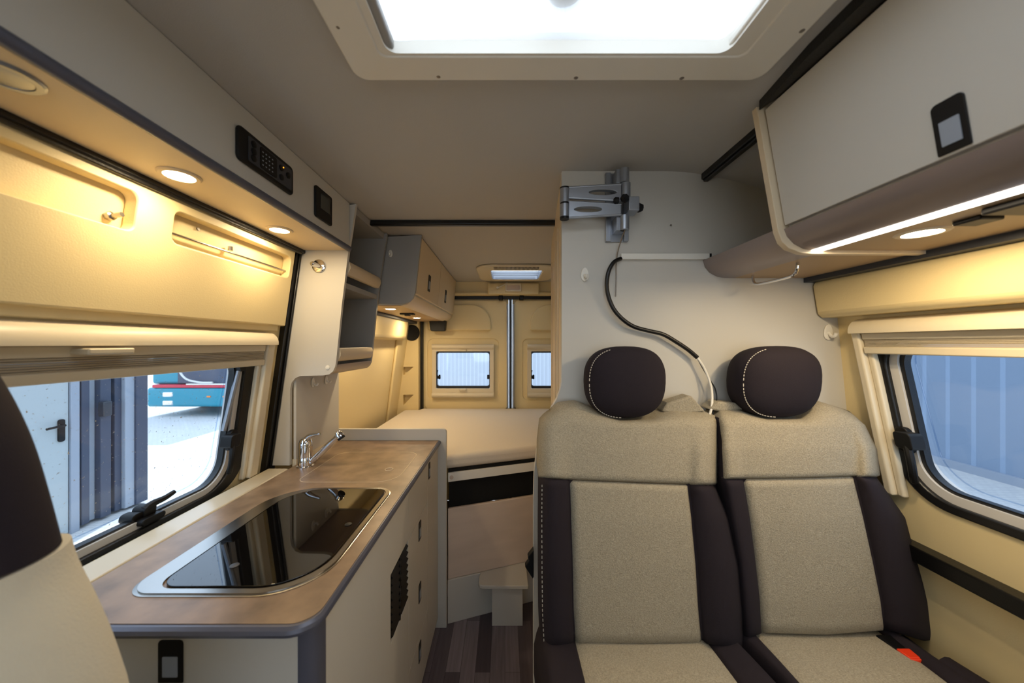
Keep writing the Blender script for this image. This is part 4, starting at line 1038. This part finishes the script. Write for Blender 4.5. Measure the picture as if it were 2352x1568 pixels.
# seat belt end hanging in the aisle
bm = new(); prism(bm, [(1206, 1302), (1216, 1288), (1212, 1280), (1226, 1262), (1226, 1325), (1224, 1330)], lambda a, b, d: pY(a, b, 1.0)+Vector((0, d, 0)), 0, .02)
tag(obj('seat_belt', bm, 'black', bevel=.002), 'black belt end showing beside the bench above the step', 'belt')
# stitching along the left edge of the bench
bm = new(); K = 70
for k in range(0, K, 2):
    p = ptL(.018, .02+.54*k/K, .006); q = ptL(.018, .02+.54*(k+1)/K, .006); tube(bm, [p, q], .0010, 6)
obj('stitching', bm, 'thread', back1)

# ------------------------------------------------------------------ foreground cab seat (left edge)
t = thing('cab_seat', 'blurred dark and cream backrest of a swivelled front seat at left edge', 'seat', (-.62, .34, 0))
def shell_seat(bm, edge, y0, y1, xl):
    """edge: (x, z) right outline from top to bottom"""
    n = len(edge); sm = [Vector((x, 0, z)) for x, z in edge]
    sm = smooth_pts(sm, 5); cols = []
    for p in sm:
        sec = []
        for k in range(17):
            a = PI*k/16-PI/2
            sec.append(bm.verts.new((p.x-.05+.05*math.cos(a), (y0+y1)/2+(y1-y0)/2*math.sin(a), p.z)))
        sec = [bm.verts.new((xl, y0, p.z))]+sec+[bm.verts.new((xl, y1, p.z))]; cols.append(sec)
    for A, B in zip(cols, cols[1:]):
        for k in range(len(A)): bm.faces.new((A[k], A[(k+1) % len(A)], B[(k+1) % len(A)], B[k]))
    bm.faces.new(cols[0]); bm.faces.new(cols[-1][::-1]); return bm
ys_ = .392
e = lambda px, py: ((px-CX)*ys_/F, H-(py-CY)*ys_/F)
obj('backrest', shell_seat(new(), [e(-60, 790), e(-18, 850), e(30, 930), e(75, 1030), e(112, 1150), e(142, 1262)], .30, .42, -.80), 'dark', t)
obj('lower_cover', shell_seat(new(), [e(144, 1266), e(160, 1320), e(205, 1410), e(240, 1490), e(268, 1568), e(290, 1650), e(300, 1800)], .285, .43, -.80), mat('pale_cream_cover', (206, 199, 180), .95, bump=.3, bscale=300), t)
obj('seat_frame', bx(new(), -.80, -.45, .31, .40, 0, .93), 'dkgrey', t)

# ------------------------------------------------------------------ OUTSIDE
GZ = -.55
struct('ground', bx(new(), -40, 20, -15, 40, GZ-.1, GZ), 'paving')
struct('wall_hall_right', bx(new(), 6.9, 7.2, -6, 9, GZ, 5.5), 'rib_right')
struct('trim_17', bx(new(), 6.86, 6.9, -6, 9, GZ, GZ+.12), 'col_lt', label='plinth of the ribbed hall wall')
struct('wall_hall_rear', bx(new(), -2.6, 7.2, 8.0, 8.3, GZ, 11.5), 'rib_rear')
struct('wall_yard_left', bx(new(), -4.75, -4.40, -4, 3.52, GZ, 3.2), 'door_out')
t = thing('steel_door', 'pale grey steel door with black lever handle outside left window', 'door', (-4.38, 3.0, GZ))
bm = new(); bx(bm, -4.40, -4.375, 2.45, 3.42, GZ+.02, GZ+2.1); obj('door_leaf', bm, 'door_out', t, bevel=.004)
bm = new(); bx(bm, -4.40, -4.36, 3.43, 3.50, GZ, GZ+2.2); obj('door_frame', bm, 'col_lt', t, bevel=.004)
bm = new(); prism(bm, rr(3.335, 3.385, .40, .62, .02), fYZ, -4.375, -4.36); tube(bm, [(-4.36, 3.36, .56), (-4.33, 3.36, .56), (-4.325, 3.30, .56), (-4.325, 3.22, .555)], .011); obj('door_handle', bm, 'black', t)
t = thing('folding_gate', 'stack of blue-grey folded gate panels beside the steel door outside', 'gate', (-4.45, 3.82, GZ))
for y0, y1, x, m in ((3.53, 3.60, -4.38, 'col_dk'), (3.60, 3.68, -4.42, 'col_lt'), (3.68, 3.78, -4.36, 'col_dk'), (3.78, 3.83, -4.42, 'col_lt'), (3.83, 3.90, -4.38, 'col_dk'), (3.90, 4.00, -4.34, 'col_lt'), (4.00, 4.13, -4.32, 'col_dk')):
    bm = new(); bx(bm, -4.60, x, y0, y1, GZ+.03, 3.2); obj('gate_panel', bm, m, t, bevel=.006)
bm = new(); bx(bm, -4.37, -4.30, 3.66, 3.74, .58, .74); obj('gate_lock', bm, 'dkgrey', t, bevel=.01)
# turquoise coach
t = thing('coach', 'turquoise coach with dark windscreen and red line outside left window', 'coach', (-8.0, 9.5, GZ))
YB = 8.9
bm = new(); bx(bm, -9.35, -6.85, YB, YB+9, -.28, .22); obj('body_lower', bm, 'teal', t, bevel=.06, seg=4)
bm = new(); bx(bm, -9.33, -6.87, YB+.1, YB+9, .30, 2.7); obj('body_upper', bm, 'teal', t, bevel=.08, seg=4)
bm = new(); bx(bm, -8.60, -6.95, YB+.05, YB+.14, .32, 1.9); obj('windscreen', bm, 'col_dk', t, bevel=.03)
bm = new(); bx(bm, -9.2, -6.87, YB-.01, YB+.5, .22, .30); obj('red_line', bm, 'red', t, bevel=.015)
bm = new(); bx(bm, -8.3, -6.95, YB-.02, YB+.2, .30, .33); obj('white_line', bm, 'white', t)
for z in (-.02, -.28+.04):
    bm = new(); bx(bm, -8.93, -8.66, YB-.02, YB+.05, z-.0, z+.13); obj('headlamp', bm, 'chrome', t, bevel=.03, seg=3)
for x in (-7.72, -7.30):
    bm = new(); bx(bm, x-.05, x+.05, YB-.02, YB+.03, -.03, .01); obj('marker_lamp', bm, 'orange', t, bevel=.008)
bm = new(); lathe(bm, (-9.3, YB+1.6, GZ+.48), (1, 0, 0), [(.48, 0), (.48, .3)], 32); obj('wheel', bm, 'tyre', t)
bm = new(); lathe(bm, (-7.2, YB+1.6, GZ+.48), (1, 0, 0), [(.48, 0), (.48, .3)], 32); obj('wheel', bm, 'tyre', t)
bm = new(); tube(bm, smooth_pts([(-8.6, YB-.12, 1.2), (-8.3, YB-.12, .55), (-8.0, YB-.05, .38), (-7.6, YB-.03, .36)], 6), .025); obj('wiper', bm, 'bodywhite', t)
